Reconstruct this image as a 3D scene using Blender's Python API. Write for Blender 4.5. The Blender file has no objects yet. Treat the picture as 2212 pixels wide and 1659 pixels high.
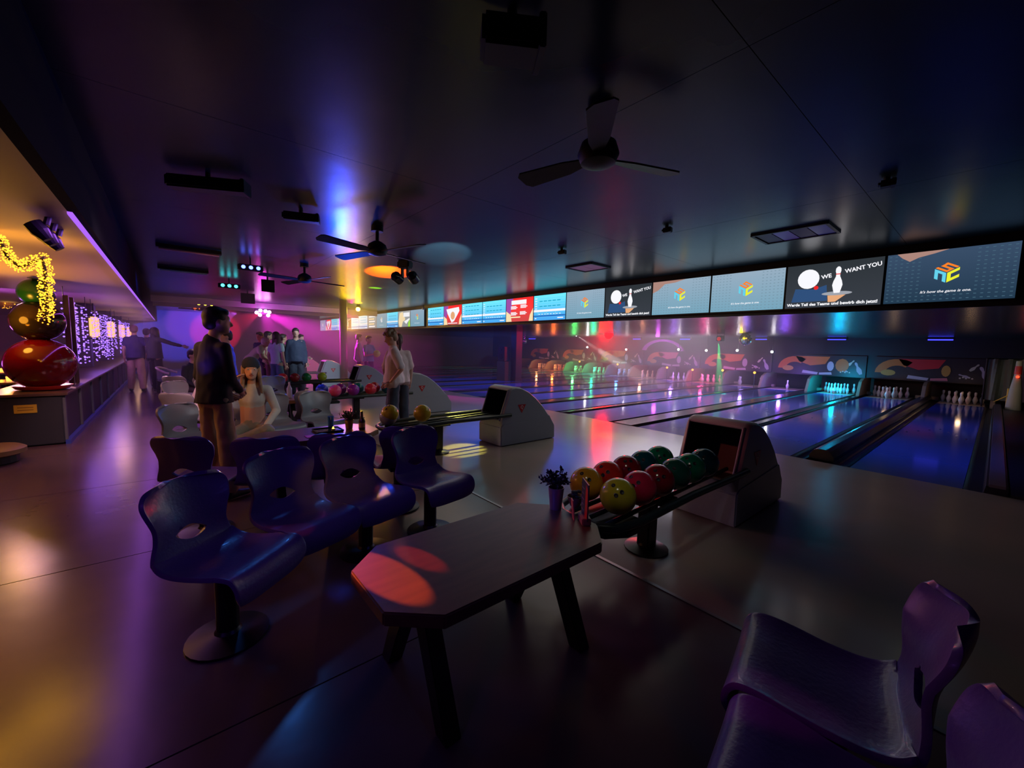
import bpy, bmesh, math, random
from mathutils import Vector, Matrix, noise
random.seed(7)
PI = math.pi
SC = bpy.context.scene
COL = SC.collection
V = Vector

# ------------------------------------------------------------------ camera
F_PX, CX, CY, EYE = 878.457, 1106.0, 829.5, 1.5
R = Matrix(((0.64236707, 0.08625577, -0.76152773),
            (0.76602399, -0.04125868, 0.64148653),
            (0.02391228, -0.99541834, -0.0925772)))     # world <- (right, down, forward)
cam_data = bpy.data.cameras.new('camera')
cam = bpy.data.objects.new('camera', cam_data)
COL.objects.link(cam)
m = Matrix.Identity(4)
for i in range(3):
    m[i][0] = R[i][0]; m[i][1] = -R[i][1]; m[i][2] = -R[i][2]
m[2][3] = EYE
cam.matrix_world = m
cam_data.sensor_width = 36
cam_data.lens = F_PX / 2212 * 36
cam_data.clip_end = 200
SC.camera = cam

def ray(u, v): return R @ V((u - CX, v - CY, F_PX))
def at_z(u, v, z=0.0):
    d = ray(u, v); t = (z - EYE) / d.z
    return V((d.x * t, d.y * t, z))
def at_y(u, v, y):
    d = ray(u, v); t = y / d.y
    return V((d.x * t, y, EYE + d.z * t))
def at_x(u, v, x):
    d = ray(u, v); t = x / d.x
    return V((x, d.y * t, EYE + d.z * t))

# ------------------------------------------------------------------ world, exposure
world = bpy.data.worlds.new('world'); SC.world = world
world.use_nodes = True
world.node_tree.nodes['Background'].inputs[0].default_value = (0.02, 0.03, 0.09, 1)
world.node_tree.nodes['Background'].inputs[1].default_value = 0.02
SC.view_settings.view_transform = 'Standard'
SC.view_settings.look = 'None'
SC.view_settings.exposure = 0.0
SC.view_settings.gamma = 1.0
SC.view_settings.use_curve_mapping = False
SC.cycles.max_bounces = 5
SC.cycles.diffuse_bounces = 2
SC.cycles.glossy_bounces = 3
SC.cycles.transmission_bounces = 4
SC.cycles.volume_bounces = 0
SC.cycles.transparent_max_bounces = 6
SC.cycles.sample_clamp_indirect = 3.0
SC.cycles.sample_clamp_direct = 30.0
SC.cycles.use_denoising = True
SC.cycles.caustics_reflective = False
SC.cycles.caustics_refractive = False
SC.cycles.volume_step_rate = 4

def aim(o, tgt):
    d = V(tgt) - o.location
    o.rotation_euler = d.to_track_quat('-Z', 'Y').to_euler()
def spot(loc, tgt, col, watts, deg, blend=0.3, size=0.03, name='spot_light'):
    l = bpy.data.lights.new(name, 'SPOT'); l.color = col; l.energy = watts
    l.spot_size = math.radians(deg); l.spot_blend = blend; l.shadow_soft_size = size
    o = bpy.data.objects.new(name, l); COL.objects.link(o); o.location = loc; aim(o, tgt); return o
def point(loc, col, watts, size=0.1, name='point_light'):
    l = bpy.data.lights.new(name, 'POINT'); l.color = col; l.energy = watts; l.shadow_soft_size = size
    o = bpy.data.objects.new(name, l); COL.objects.link(o); o.location = loc; return o
def area(loc, tgt, col, watts, sx, sy, name='area_light'):
    l = bpy.data.lights.new(name, 'AREA'); l.shape = 'RECTANGLE'; l.size = sx; l.size_y = sy
    l.color = col; l.energy = watts
    o = bpy.data.objects.new(name, l); COL.objects.link(o); o.location = loc; aim(o, tgt); return o

ZC = 2.87          # main ceiling
ZL = 2.13          # ceiling over the lanes
YS = 7.1           # plane of the score screens
# --- seating area: dim blue and violet washes, warm bar light from the left
spot((0.9, -1.6, 2.8), (-2.2, 0.7, 0.3), (0.16, 0.06, 1.0), 42, 38, 1.0, 0.15)
spot((0.2, 2.0, 2.8), (-2.5, 0.6, 0.4), (0.12, 0.10, 1.0), 20, 44, 1.0, 0.15)
spot((-5.2, 0.9, 2.8), (-2.3, 0.5, 0.5), (0.05, 0.25, 1.0), 22, 56, 1.0, 0.1)
spot((-0.6, -2.5, 2.2), (-2.9, 1.3, 0.7), (0.28, 0.05, 0.9), 24, 44, 1.0, 0.1)
spot((-3.2, -0.2, 2.7), (-0.35, 1.36, 0.4), (1.0, 0.03, 0.5), 60, 4.0, 0.5, 0.02)
spot((-0.9, -0.9, 2.25), (-1.2, 0.7, 0), (0.30, 0.08, 1.0), 9, 110, 1.0, 0.15)
spot((-2.9, 0.9, 2.7), (-1.6, 3.7, 0.72), (1.0, 0.16, 0.12), 70, 11, 0.8, 0.03)
spot((-0.9, 1.0, 2.7), (-1.52, 2.5, 0.58), (1.0, 0.95, 0.85), 12, 30, 0.8, 0.05)  # key light added to brighten the balls
spot((-1.6, -0.6, 2.2), (-1.55, 1.9, 0.42), (0.02, 0.08, 1.0), 40, 9, 0.8, 0.03)
# orange striped projection on the table end, red one on the seat
spot((-5.9, -0.2, 2.25), at_z(828, 1240, 0.55), (1.0, 0.13, 0.0), 3600, 2.4, 0.12, 0.01)
spot((-5.9, -0.2, 2.25), at_z(905, 1205, 0.55), (1.0, 0.04, 0.0), 1600, 1.5, 0.4, 0.01)
spot((-0.4, 3.2, 2.8), at_z(607, 1152, 0.42), (1.0, 0.02, 0.02), 90, 2.6, 0.3, 0.01)
# yellow pool on the approach beside the ball return
spot((-6.5, 4.4, 2.8), at_z(1000, 972, 0), (1.0, 0.9, 0.15), 900, 12, 0.5, 0.02)
spot((-9.5, 3.4, 2.8), at_z(890, 905, 0), (1.0, 0.85, 0.05), 200, 12, 0.5, 0.02)
spot((-6.5, 5.6, 2.8), at_z(1340, 945, 0), (0.9, 0.8, 0.06), 220, 13, 0.8, 0.02)
spot((-0.2, -0.9, 2.28), at_z(790, 1090, 0), (1.0, 0.8, 0.03), 60, 8, 0.6, 0.02)
# general soft fill on the approach
area((-6.2, 5.2, 2.80), (-6.2, 5.2, 0), (1.0, 0.9, 0.74), 26, 7, 1.6)
# bar side
spot((-7.3, -2.3, 1.15), (-7.3, -2.1, 2.3), (1.0, 0.38, 0.02), 180, 140, 0.6, 0.25)
point((-8.3, -1.7, 1.7), (1.0, 0.5, 0.05), 14, 0.15)
spot((-11.5, -3.6, 1.0), (-11.0, -1.3, 2.3), (0.6, 0.12, 1.0), 260, 110, 0.9, 0.2)
spot((-4.0, -4.2, 2.2), (-4.8, 0.4, 0.0), (1.0, 0.30, 0.08), 28, 70, 0.9, 0.2)
spot((-11.5, -2.0, 2.2), (-7.5, 0.0, 0.0), (1.0, 0.45, 0.6), 520, 70, 0.9, 0.2)
spot((-11.5, 0.4, 2.8), (-8.5, 0.2, 0.0), (0.9, 0.45, 0.7), 120, 60, 0.9, 0.2)
spot((-7.0, -3.0, 2.1), (-5.0, 0.4, 1.0), (1.0, 0.45, 0.12), 60, 34, 0.9, 0.1)
spot((-10.0, -0.2, 2.7), (-12.0, -1.1, 0.1), (0.02, 0.08, 1.0), 40, 90, 0.9, 0.1)
spot((-3.8, -0.1, 2.78), (-8.6, -0.2, 0), (1.0, 0.5, 0.55), 420, 40, 0.9, 0.06)
# magenta wash from the disco lamps at the back
MAG = (1.0, 0.02, 0.75)
disco = at_x(568, 676, -17.5)
spot(disco, at_x(745, 742, -14.3), MAG, 7000, 25, 0.8, 0.05)
spot(disco, (-15.5, 3.3, 0.4), MAG, 900, 60, 0.9, 0.05)
point(disco + V((0.15, 0, -0.1)), MAG, 40, 0.12)
spot((-14.2, 3.2, 2.7), (-26, 5.0, 1.0), (0.35, 0.05, 0.9), 220, 80, 0.9, 0.1)
spot((-21.0, 1.4, 2.6), at_x(385, 712, -26.8), (0.03, 0.08, 1.0), 4200, 30, 0.3, 0.02)
spot((-20.5, 2.2, 2.6), at_x(425, 700, -26.8), (0.6, 0.1, 1.0), 2800, 22, 0.4, 0.02)
spot((-20.5, 3.0, 2.6), at_x(470, 715, -26.8), (1.0, 0.0, 0.05), 5000, 20, 0.3, 0.02)
# added unseen uplights washing the ceiling blue and violet, lights on the players
spot((-8.2, 2.6, 1.9), (-6.0, 0.8, ZC), (0.01, 0.07, 1.0), 170, 120, 0.9, 0.1)
spot((-4.5, 0.2, 1.2), (-5.0, 0.0, ZC), (0.12, 0.04, 0.8), 4, 130, 0.9, 0.1)
spot((-12.0, 1.8, 1.9), (-12.0, 1.8, ZC), (0.5, 0.03, 0.6), 14, 130, 0.9, 0.1)
spot((-3.0, 5.5, 2.75), (-6.2, 3.0, 1.1), (0.65, 0.85, 1.0), 80, 34, 0.6, 0.08)
spot((-9.6, 2.2, 2.8), (-6.4, 2.8, 1.3), (1.0, 0.25, 0.25), 70, 40, 0.6, 0.08)
spot((-9.6, 3.8, 2.8), (-13.0, 3.2, 1.1), (0.7, 0.95, 1.0), 420, 44, 0.7, 0.08)
spot((-9.4, 1.6, 2.8), (-8.6, 1.4, 0.4), (0.02, 0.08, 1.0), 120, 60, 0.6, 0.05)
spot((-3.4, -0.9, 2.2), (-5.7, 0.6, 1.1), (1.0, 0.42, 0.10), 75, 24, 0.7, 0.05)
spot((-3.4, 2.4, 2.8), (-5.7, 0.9, 0.8), (0.85, 0.9, 1.0), 60, 36, 0.6, 0.05)
# yellow lamp near the ceiling; unseen uplights added for the coloured patches
ylamp = at_z(774, 667, 2.72)
point(ylamp + V((0, 0, -0.14)), (1.0, 0.62, 0.0), 110, 0.05)
spot(ylamp + V((0.6, -0.5, -0.75)), at_z(778, 640, ZC), (1.0, 0.6, 0.0), 260, 100, 1.0, 0.02)  # added uplight for the yellow glow round the lamp
spot((-9.6, 4.0, 1.4), at_z(838, 592, ZC), (1.0, 0.08, 0.0), 4500, 22, 0.2, 0.02)
spot((-9.9, 4.3, 1.4), at_z(810, 622, ZC), (0.75, 1.0, 0.0), 3500, 12, 0.3, 0.02)
spot((-3.4, 2.4, 1.6), at_z(960, 545, ZC), (0.8, 0.85, 0.8), 1500, 20, 0.5, 0.02)  # unseen uplight added for the pale ceiling patch
# lanes
RED_AT = at_y(1315, 722, 14.0)
GREEN_AT = at_y(1553, 732, 15.0)
WHITE_AT = at_y(1245, 724, 16.8)
point(RED_AT + V((0, -0.3, -0.15)), (1.0, 0.0, 0.0), 220, 0.2)
spot(RED_AT + V((0.15, -0.25, -0.05)), (0, 0, 1.2), (1.0, 0.0, 0.0), 260, 50, 0.8, 0.1)
spot(GREEN_AT + V((0, 0, -0.12)), at_z(1555, 850), (0.0, 1.0, 0.25), 3000, 14, 0.5, 0.02)
spot(WHITE_AT + V((0.1, 0, -0.05)), at_y(1352, 795, 16.0), (1.0, 0.85, 0.85), 9000, 8, 0.4, 0.02)
spot((-7.0, 9.0, 2.0), (-9.0, 18.5, 0.6), (1.0, 0.12, 0.4), 130, 45, 0.8, 0.1)
for _x, _y in ((-0.7, 8.6), (-2.4, 9.4), (-0.7, 12.6), (-3.8, 13.4), (-2.2, 16.6)):
    spot((_x, _y, 2.09), (_x, _y + 0.4, 0), (0.02, 0.12, 1.0), 60, 118, 0.9, 0.08)
area((-11.5, 9.6, 2.05), (-11.5, 9.6, 0), (0.01, 0.12, 1.0), 110, 8, 3)
area((-6.5, 11.5, 2.05), (-6.5, 11.5, 0), (0.9, 0.85, 1.0), 190, 4.5, 6)  # unseen fill added to whiten the middle lanes
for _u, _v in ((1268, 750), (1352, 755), (1465, 755), (1525, 757), (1592, 757), (1667, 760)):
    point(at_y(_u, _v, 18.05), (1.0, 0.95, 0.95), 10, 0.03)

# ------------------------------------------------------------------ materials
def mat(name, col, rough=0.5, metal=0.0, emit=None, es=1.0, coat=0.0, noise_amt=0.0, noise_scale=8.0, bump=0.0, bump_scale=20.0, spec=0.5, alpha=None):
    M = bpy.data.materials.new(name); M.use_nodes = True
    nt = M.node_tree; b = nt.nodes['Principled BSDF']
    b.inputs['Base Color'].default_value = (*col, 1)
    b.inputs['Roughness'].default_value = rough
    b.inputs['Metallic'].default_value = metal
    b.inputs['Coat Weight'].default_value = coat
    b.inputs['Specular IOR Level'].default_value = spec
    if emit:
        b.inputs['Emission Color'].default_value = (*emit, 1)
        b.inputs['Emission Strength'].default_value = es
    tc = None
    if noise_amt > 0 or bump > 0:
        tc = nt.nodes.new('ShaderNodeTexCoord')
    if noise_amt > 0:
        n = nt.nodes.new('ShaderNodeTexNoise'); n.inputs['Scale'].default_value = noise_scale
        n.inputs['Detail'].default_value = 4
        nt.links.new(tc.outputs['Object'], n.inputs['Vector'])
        mx = nt.nodes.new('ShaderNodeMix'); mx.data_type = 'RGBA'
        mx.inputs['A'].default_value = (*[c * (1 - noise_amt) for c in col], 1)
        mx.inputs['B'].default_value = (*[min(1, c * (1 + noise_amt)) for c in col], 1)
        nt.links.new(n.outputs['Fac'], mx.inputs['Factor'])
        nt.links.new(mx.outputs['Result'], b.inputs['Base Color'])
    if bump > 0:
        n = nt.nodes.new('ShaderNodeTexNoise'); n.inputs['Scale'].default_value = bump_scale
        n.inputs['Detail'].default_value = 3
        nt.links.new(tc.outputs['Object'], n.inputs['Vector'])
        bp = nt.nodes.new('ShaderNodeBump'); bp.inputs['Strength'].default_value = bump
        bp.inputs['Distance'].default_value = 0.02
        nt.links.new(n.outputs['Fac'], bp.inputs['Height'])
        nt.links.new(bp.outputs['Normal'], b.inputs['Normal'])
    return M
def emis(name, col, s=1.0):
    M = bpy.data.materials.new(name); M.use_nodes = True
    nt = M.node_tree; nt.nodes.clear()
    e = nt.nodes.new('ShaderNodeEmission'); e.inputs[0].default_value = (*col, 1); e.inputs[1].default_value = s
    o = nt.nodes.new('ShaderNodeOutputMaterial'); nt.links.new(e.outputs[0], o.inputs[0])
    return M
def wood(name, c1, c2, rough=0.35):
    M = bpy.data.materials.new(name); M.use_nodes = True
    nt = M.node_tree; b = nt.nodes['Principled BSDF']; b.inputs['Roughness'].default_value = rough
    tc = nt.nodes.new('ShaderNodeTexCoord'); mp = nt.nodes.new('ShaderNodeMapping')
    mp.inputs['Scale'].default_value = (9, 1.2, 9)
    n = nt.nodes.new('ShaderNodeTexNoise'); n.inputs['Scale'].default_value = 3; n.inputs['Detail'].default_value = 6
    mx = nt.nodes.new('ShaderNodeMix'); mx.data_type = 'RGBA'
    mx.inputs['A'].default_value = (*c1, 1); mx.inputs['B'].default_value = (*c2, 1)
    nt.links.new(tc.outputs['Object'], mp.inputs['Vector']); nt.links.new(mp.outputs['Vector'], n.inputs['Vector'])
    nt.links.new(n.outputs['Fac'], mx.inputs['Factor']); nt.links.new(mx.outputs['Result'], b.inputs['Base Color'])
    return M
MT = {}
def cm(key, *a, **k):
    if key not in MT: MT[key] = mat(key, *a, **k)
    return MT[key]
def ce(key, col, s=1.0):
    if key not in MT: MT[key] = emis(key, col, s)
    return MT[key]

M_black = cm('black_paint', (0.012, 0.012, 0.016), 0.45)
M_metal = cm('dark_metal', (0.03, 0.03, 0.035), 0.35, 0.7)
M_gloss_black = cm('gloss_black', (0.01, 0.01, 0.013), 0.15)
M_chrome = cm('chrome', (0.6, 0.6, 0.62), 0.2, 1.0)
M_ceiling = cm('ceiling_panel_dark', (0.010, 0.028, 0.045), 0.27, noise_amt=0.35, noise_scale=1.5, bump=0.25, bump_scale=1.3)
M_lowceil = cm('ceiling_over_bar', (0.42, 0.33, 0.30), 0.6, noise_amt=0.1, noise_scale=1.0)
M_wall = cm('wall_paint_dark', (0.06, 0.05, 0.09), 0.7, noise_amt=0.15, noise_scale=2)
M_approach = cm('approach_boards', (0.34, 0.31, 0.28), 0.17, noise_amt=0.12, noise_scale=1.2, bump=0.04, bump_scale=6)
M_floor = cm('seating_floor', (0.115, 0.075, 0.09), 0.22, noise_amt=0.3, noise_scale=1.6, bump=0.12, bump_scale=2.5)
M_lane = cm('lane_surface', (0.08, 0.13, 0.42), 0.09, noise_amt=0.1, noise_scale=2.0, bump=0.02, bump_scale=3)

# ------------------------------------------------------------------ mesh helpers
class MB:
    def __init__(s): s.v = []; s.f = []; s.m = []
    def add(s, vs, fs, mi=0, T=None):
        o = len(s.v)
        for p in vs:
            p = V(p)
            if T is not None: p = T @ p
            s.v.append(p)
        for f in fs: s.f.append([i + o for i in f]); s.m.append(mi)
    def box(s, c, d, mi=0, T=None, bev=0.0):
        x, y, z = c; a, b, h = d[0] / 2, d[1] / 2, d[2] / 2
        if bev <= 0:
            vs = [(x + i * a, y + j * b, z + k * h) for k in (-1, 1) for j in (-1, 1) for i in (-1, 1)]
            fs = [(0, 2, 3, 1), (4, 5, 7, 6), (0, 1, 5, 4), (2, 6, 7, 3), (0, 4, 6, 2), (1, 3, 7, 5)]
            s.add(vs, fs, mi, T)
        else:
            bm = bmesh.new(); bmesh.ops.create_cube(bm, size=1)
            for q in bm.verts: q.co = V((x + q.co.x * d[0], y + q.co.y * d[1], z + q.co.z * d[2]))
            bmesh.ops.bevel(bm, geom=bm.edges[:], offset=bev, segments=2, affect='EDGES')
            s.bm(bm, mi, T)
    def bm(s, bm, mi=0, T=None):
        bm.verts.index_update()
        s.add([q.co.copy() for q in bm.verts], [[q.index for q in f.verts] for f in bm.faces], mi, T)
        bm.free()
    def tube(s, pts, rad, n=8, mi=0, cap=True, T=None, flat=1.0, closed=False):
        pts = [V(p) for p in pts]; N = len(pts)
        rads = rad if isinstance(rad, (list, tuple)) else [rad] * N
        rings = []; up = None
        for i, p in enumerate(pts):
            if closed: t = pts[(i + 1) % N] - pts[i - 1]
            else: t = pts[min(i + 1, N - 1)] - pts[max(i - 1, 0)]
            t.normalize()
            if up is None:
                up = V((0, 0, 1)) if abs(t.z) < 0.9 else V((0, 1, 0))
            sx = t.cross(up)
            if sx.length < 1e-4: sx = t.orthogonal()
            sx.normalize(); up = sx.cross(t).normalized()
            rings.append([p + sx * math.cos(2 * PI * k / n) * rads[i] + up * math.sin(2 * PI * k / n) * rads[i] * flat for k in range(n)])
        vs = [q for r in rings for q in r]; fs = []
        M = N if closed else N - 1
        for i in range(M):
            j = (i + 1) % N
            for k in range(n):
                a, b = i * n + k, i * n + (k + 1) % n
                fs.append((a, b, j * n + (k + 1) % n, j * n + k))
        if cap and not closed:
            fs.append(tuple(range(n - 1, -1, -1))); fs.append(tuple((N - 1) * n + k for k in range(n)))
        s.add(vs, fs, mi, T)
    def lathe(s, prof, n=20, mi=0, T=None, c=(0, 0, 0)):
        vs = []; fs = []
        for r, z in prof:
            for k in range(n):
                a = 2 * PI * k / n; vs.append((c[0] + max(r, 1e-4) * math.cos(a), c[1] + max(r, 1e-4) * math.sin(a), c[2] + z))
        for i in range(len(prof) - 1):
            for k in range(n):
                fs.append((i * n + k, i * n + (k + 1) % n, (i + 1) * n + (k + 1) % n, (i + 1) * n + k))
        fs.append(tuple(range(n - 1, -1, -1))); fs.append(tuple((len(prof) - 1) * n + k for k in range(n)))
        s.add(vs, fs, mi, T)
    def ball(s, c, r, seg=16, rings=10, mi=0, T=None, sc=(1, 1, 1)):
        prof = [(r * math.sin(PI * i / rings), -r * math.cos(PI * i / rings)) for i in range(rings + 1)]
        Tm = Matrix.Translation(c) @ Matrix.Diagonal((*sc, 1))
        s.lathe(prof, seg, mi, (T @ Tm) if T is not None else Tm)
    def prism(s, poly, h0, h1, axis='z', mi=0, T=None):
        # polygon in a plane extruded along axis: z -> (x,y), x -> (y,z), y -> (x,z)
        def P(a, b, h):
            return {'z': (a, b, h), 'x': (h, a, b), 'y': (a, h, b)}[axis]
        n = len(poly)
        vs = [P(a, b, h0) for a, b in poly] + [P(a, b, h1) for a, b in poly]
        fs = [tuple(range(n - 1, -1, -1)), tuple(range(n, 2 * n))] + [(i, (i + 1) % n, n + (i + 1) % n, n + i) for i in range(n)]
        s.add(vs, fs, mi, T)
    def poly(s, pts, mi=0, T=None): s.add(pts, [tuple(range(len(pts)))], mi, T)
    def mesh(s, name, mats, smooth=False, bev=0.0):
        me = bpy.data.meshes.new(name)
        me.from_pydata([tuple(p) for p in s.v], [], s.f)
        for M in (mats if isinstance(mats, (list, tuple)) else [mats]): me.materials.append(M)
        me.polygons.foreach_set('material_index', s.m)
        bm = bmesh.new(); bm.from_mesh(me)
        bmesh.ops.recalc_face_normals(bm, faces=bm.faces[:])
        if bev > 0:
            es = [e for e in bm.edges if e.is_manifold and e.calc_face_angle(0) > 0.5]
            bmesh.ops.bevel(bm, geom=es, offset=bev, segments=2, affect='EDGES', clamp_overlap=True)
        bm.to_mesh(me); bm.free()
        if smooth: smooth_mesh(me)
        me.update(); return me
def smooth_mesh(me, ang=0.7):
    me.polygons.foreach_set('use_smooth', [True] * len(me.polygons))
    bm = bmesh.new(); bm.from_mesh(me)
    for e in bm.edges: e.smooth = not (e.is_manifold and e.calc_face_angle(0) > ang)
    bm.to_mesh(me); bm.free()
def link(name, data, parent=None, loc=(0, 0, 0), rotz=0.0):
    o = bpy.data.objects.new(name, data); COL.objects.link(o)
    o.location = loc; o.rotation_euler = (0, 0, rotz)
    if parent is not None: o.parent = parent
    return o
def tag(o, label=None, cat=None, group=None, kind=None):
    if label: o['label'] = label
    if cat: o['category'] = cat
    if group: o['group'] = group
    if kind: o['kind'] = kind
    return o
def thing(name, label, cat, loc=(0, 0, 0), rotz=0.0, group=None):
    o = link(name, None, None, loc, rotz); o.empty_display_size = 0.1
    return tag(o, label, cat, group)
def part(name, mb, mats, parent=None, smooth=False, bev=0.0, kind=None, label=None):
    o = link(name, mb.mesh(name, mats, smooth, bev), parent)
    if kind: o['kind'] = kind
    if label: o['label'] = label
    return o
def dup(root, loc, rotz=0.0, label=None, group=None):
    r = root.copy(); COL.objects.link(r); r.location = loc; r.rotation_euler = (0, 0, rotz)
    if label: r['label'] = label
    if group: r['group'] = group
    for ch in list(root.children):
        c = ch.copy(); COL.objects.link(c); c.parent = r
        for g in list(ch.children):
            d = g.copy(); COL.objects.link(d); d.parent = c
    return r
def struct(name, mb, mats, **k):
    o = part(name, mb, mats, None, **k); o['kind'] = 'structure'; return o
def T_(loc=(0, 0, 0), rz=0.0, rx=0.0, ry=0.0):
    return Matrix.Translation(loc) @ Matrix.Rotation(rz, 4, 'Z') @ Matrix.Rotation(ry, 4, 'Y') @ Matrix.Rotation(rx, 4, 'X')
def text_mesh(s, size, M, parent, name, x, z, y, rot=0.0, align='CENTER', bold=0.0, shear=0.0, width=None):
    cu = bpy.data.curves.new(name, 'FONT'); cu.body = s; cu.size = size; cu.align_x = align; cu.align_y = 'CENTER'
    cu.offset = bold; cu.shear = shear; cu.resolution_u = 2
    t = bpy.data.objects.new(name, cu); COL.objects.link(t)
    dg = bpy.context.evaluated_depsgraph_get(); dg.update()
    me = bpy.data.meshes.new_from_object(t.evaluated_get(dg)); bpy.data.objects.remove(t)
    me.name = name; me.materials.clear(); me.materials.append(M)
    if width:
        xs = [q.co.x for q in me.vertices]; k = width / (max(xs) - min(xs))
        for q in me.vertices: q.co.x *= k
    c, sn = math.cos(rot), math.sin(rot)
    for q in me.vertices:
        a, b = q.co.x, q.co.y
        q.co = V((x + a * c - b * sn, y, z + a * sn + b * c))
    return link(name, me, parent)

# ------------------------------------------------------------------ shell
XL, XR = -27.0, 4.0
YB, YF = -7.5, 21.5
b = MB(); b.box(((XL + XR) / 2, (YB + YF) / 2, -0.22), (XR - XL, YF - YB, 0.2)); fl_base = struct('floor', b, M_black)
# concourse and seating floor laid in wide sheets with a joint between them, children of one floor
fl = thing('floor', None, None); fl['kind'] = 'structure'
x = XR
while x > XL:
    w = 1.93
    b = MB(); b.box((x - w / 2, (YB + 2.3) / 2, -0.06), (w - 0.008, 2.3 - YB, 0.12)); part('floor_sheet', b, M_floor, fl)
    x -= w
ap = thing('floor', None, None); ap['kind'] = 'structure'
b = MB(); b.box(((XL + XR) / 2, (2.325 + 6.86) / 2, -0.057), (XR - XL, 6.86 - 2.325, 0.12)); part('approach_floor', b, M_approach, ap)
b = MB(); b.box(((XL + XR) / 2, 2.3125, -0.055), (XR - XL, 0.025, 0.12)); part('threshold_strip', b, cm('strip', (0.3, 0.3, 0.32), 0.3, 0.8), ap)
# ceilings
ce_root = thing('ceiling', None, None); ce_root['kind'] = 'structure'
pw = 2.42
nx = int((XR - XL) / pw) + 1; ny = 3; ph = (YS - (-0.47)) / ny
for i in range(nx):
    for j in range(ny):
        b = MB(); b.box((XR - pw * (i + 0.5), -0.47 + ph * (j + 0.5), ZC + 0.02), (pw - 0.004, ph - 0.004, 0.04))
        o = part('ceiling_panel', b, M_ceiling, ce_root)
        o.rotation_euler = (0, 0, 0)
b = MB(); b.box(((XL + XR) / 2, 3.3, ZC + 0.09), (XR - XL, 8, 0.08)); part('ceiling_deck', b, M_black, ce_root)
b = MB(); b.box(((XL + XR) / 2, (-0.47 + YB) / 2, 2.34), (XR - XL, -0.47 - YB, 0.08)); struct('ceiling', b, M_lowceil)
b = MB(); b.box(((XL + XR) / 2, -0.44, (2.30 + ZC) / 2), (XR - XL, 0.06, ZC - 2.30)); struct('trim_1', b, cm('bulkhead_dark', (0.006, 0.008, 0.016), 0.95, spec=0.05))
b = MB(); b.box(((XL + XR) / 2, (YS + 0.12 + YF) / 2, ZL + 0.04), (XR - XL, YF - YS - 0.12, 0.08))
struct('ceiling', b, cm('lane_ceiling', (0.035, 0.045, 0.05), 0.22, noise_amt=0.2, noise_scale=1.0, bump=0.2, bump_scale=1.5))
b = MB(); b.box(((XL + XR) / 2, YS + 0.09, (ZL + ZC) / 2), (XR - XL, 0.06, ZC - ZL + 0.1)); struct('trim_2', b, M_black)
# walls
def wall(name, c, d, M=M_wall):
    b = MB(); b.box(c, d); struct(name, b, M)
wall('wall_left', (XL - 0.05, 7, 1.4), (0.1, 29, 3.0), cm('wall_far_violet', (0.14, 0.11, 0.18), 0.75, noise_amt=0.1, noise_scale=2))
wall('wall_right', (XR + 0.05, 7, 1.4), (0.1, 29, 3.0))
wall('wall_back', ((XL + XR) / 2, YB - 0.05, 1.4), (XR - XL, 0.1, 3.0), cm('wall_bar', (0.35, 0.2, 0.28), 0.7))
wall('wall_front', ((XL + XR) / 2, YF + 0.05, 1.4), (XR - XL, 0.1, 3.0), M_black)
# wall beyond the lanes on the left: long dark side wall seen behind the far lanes
# LED strip along the bulkhead edge
b = MB(); b.box((-14.2, -0.46, 2.292), (20.5, 0.025, 0.018))
tag(part('light_strip', b, ce('violet_strip', (0.42, 0.13, 0.95), 1.1)), 'thin violet light strip along the edge of the bulkhead above the bar', 'light strip')
area((-12.0, -0.50, 2.27), (-12.0, -1.2, 0.4), (0.45, 0.12, 1.0), 30, 16, 0.05)

# ceiling beam lit magenta at the back
b = MB(); b.box((-17.6, 3.3, 2.76), (0.12, 7.4, 0.2)); struct('trim_3', b, cm('beam_grey', (0.3, 0.25, 0.35), 0.5))
b = MB(); b.box((-19.9, 3.3, 2.76), (0.12, 7.4, 0.2)); struct('trim_4', b, MT['beam_grey'])

# ------------------------------------------------------------------ lanes
P = 3.22
PS = 3.02           # pitch of the seating groups
M_gutter = cm('gutter_black', (0.015, 0.014, 0.02), 0.28)
M_cap = cm('divider_cap', (0.03, 0.03, 0.035), 0.22)
Y0, Y1 = 6.86, 20.35
NP = 8
M_deck = cm('pin_deck', (0.45, 0.36, 0.26), 0.3)
ordn = ['first', 'second', 'third', 'fourth', 'fifth', 'sixth', 'seventh', 'eighth', 'ninth', 'tenth', 'eleventh', 'twelfth', 'thirteenth', 'fourteenth', 'fifteenth', 'sixteenth']
lanes = []
for k in range(NP):
    lanes.append((-1.14 - P * k, -0.13 - P * k)); lanes.append((-2.93 - P * k, -1.83 - P * k))
lane_mesh = {}
for i, (xa, xb) in enumerate(lanes):
    t = thing('bowling_lane', ('blue-lit glossy bowling lane, %s lane from the right wall' % ordn[i]) if i else 'blue-lit glossy bowling lane nearest the right wall', 'lane', ((xa + xb) / 2, Y0, 0))
    w = xb - xa
    b = MB(); b.box((0, (18.9 - Y0) / 2, -0.05), (w, 18.9 - Y0, 0.1)); part('lane_surface', b, M_lane, t)
    b = MB(); b.box((0, 18.9 - Y0 + 0.75, -0.05), (w, 1.5, 0.1)); part('pin_deck', b, M_deck, t)
    b = MB(); b.box((0, -0.012, -0.049), (w, 0.024, 0.1)); part('foul_line', b, M_black, t)
    b = MB()
    for q in range(7):
        xx = (q - 3) * w * 0.13; yy = 4.2 + 0.35 * (3 - abs(q - 3))
        b.poly([(xx - 0.02, yy, 0.001), (xx + 0.02, yy, 0.001), (xx, yy + 0.13, 0.001)])
    part('aiming_arrows', b, cm('arrow', (0.05, 0.03, 0.05), 0.3), t)
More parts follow.
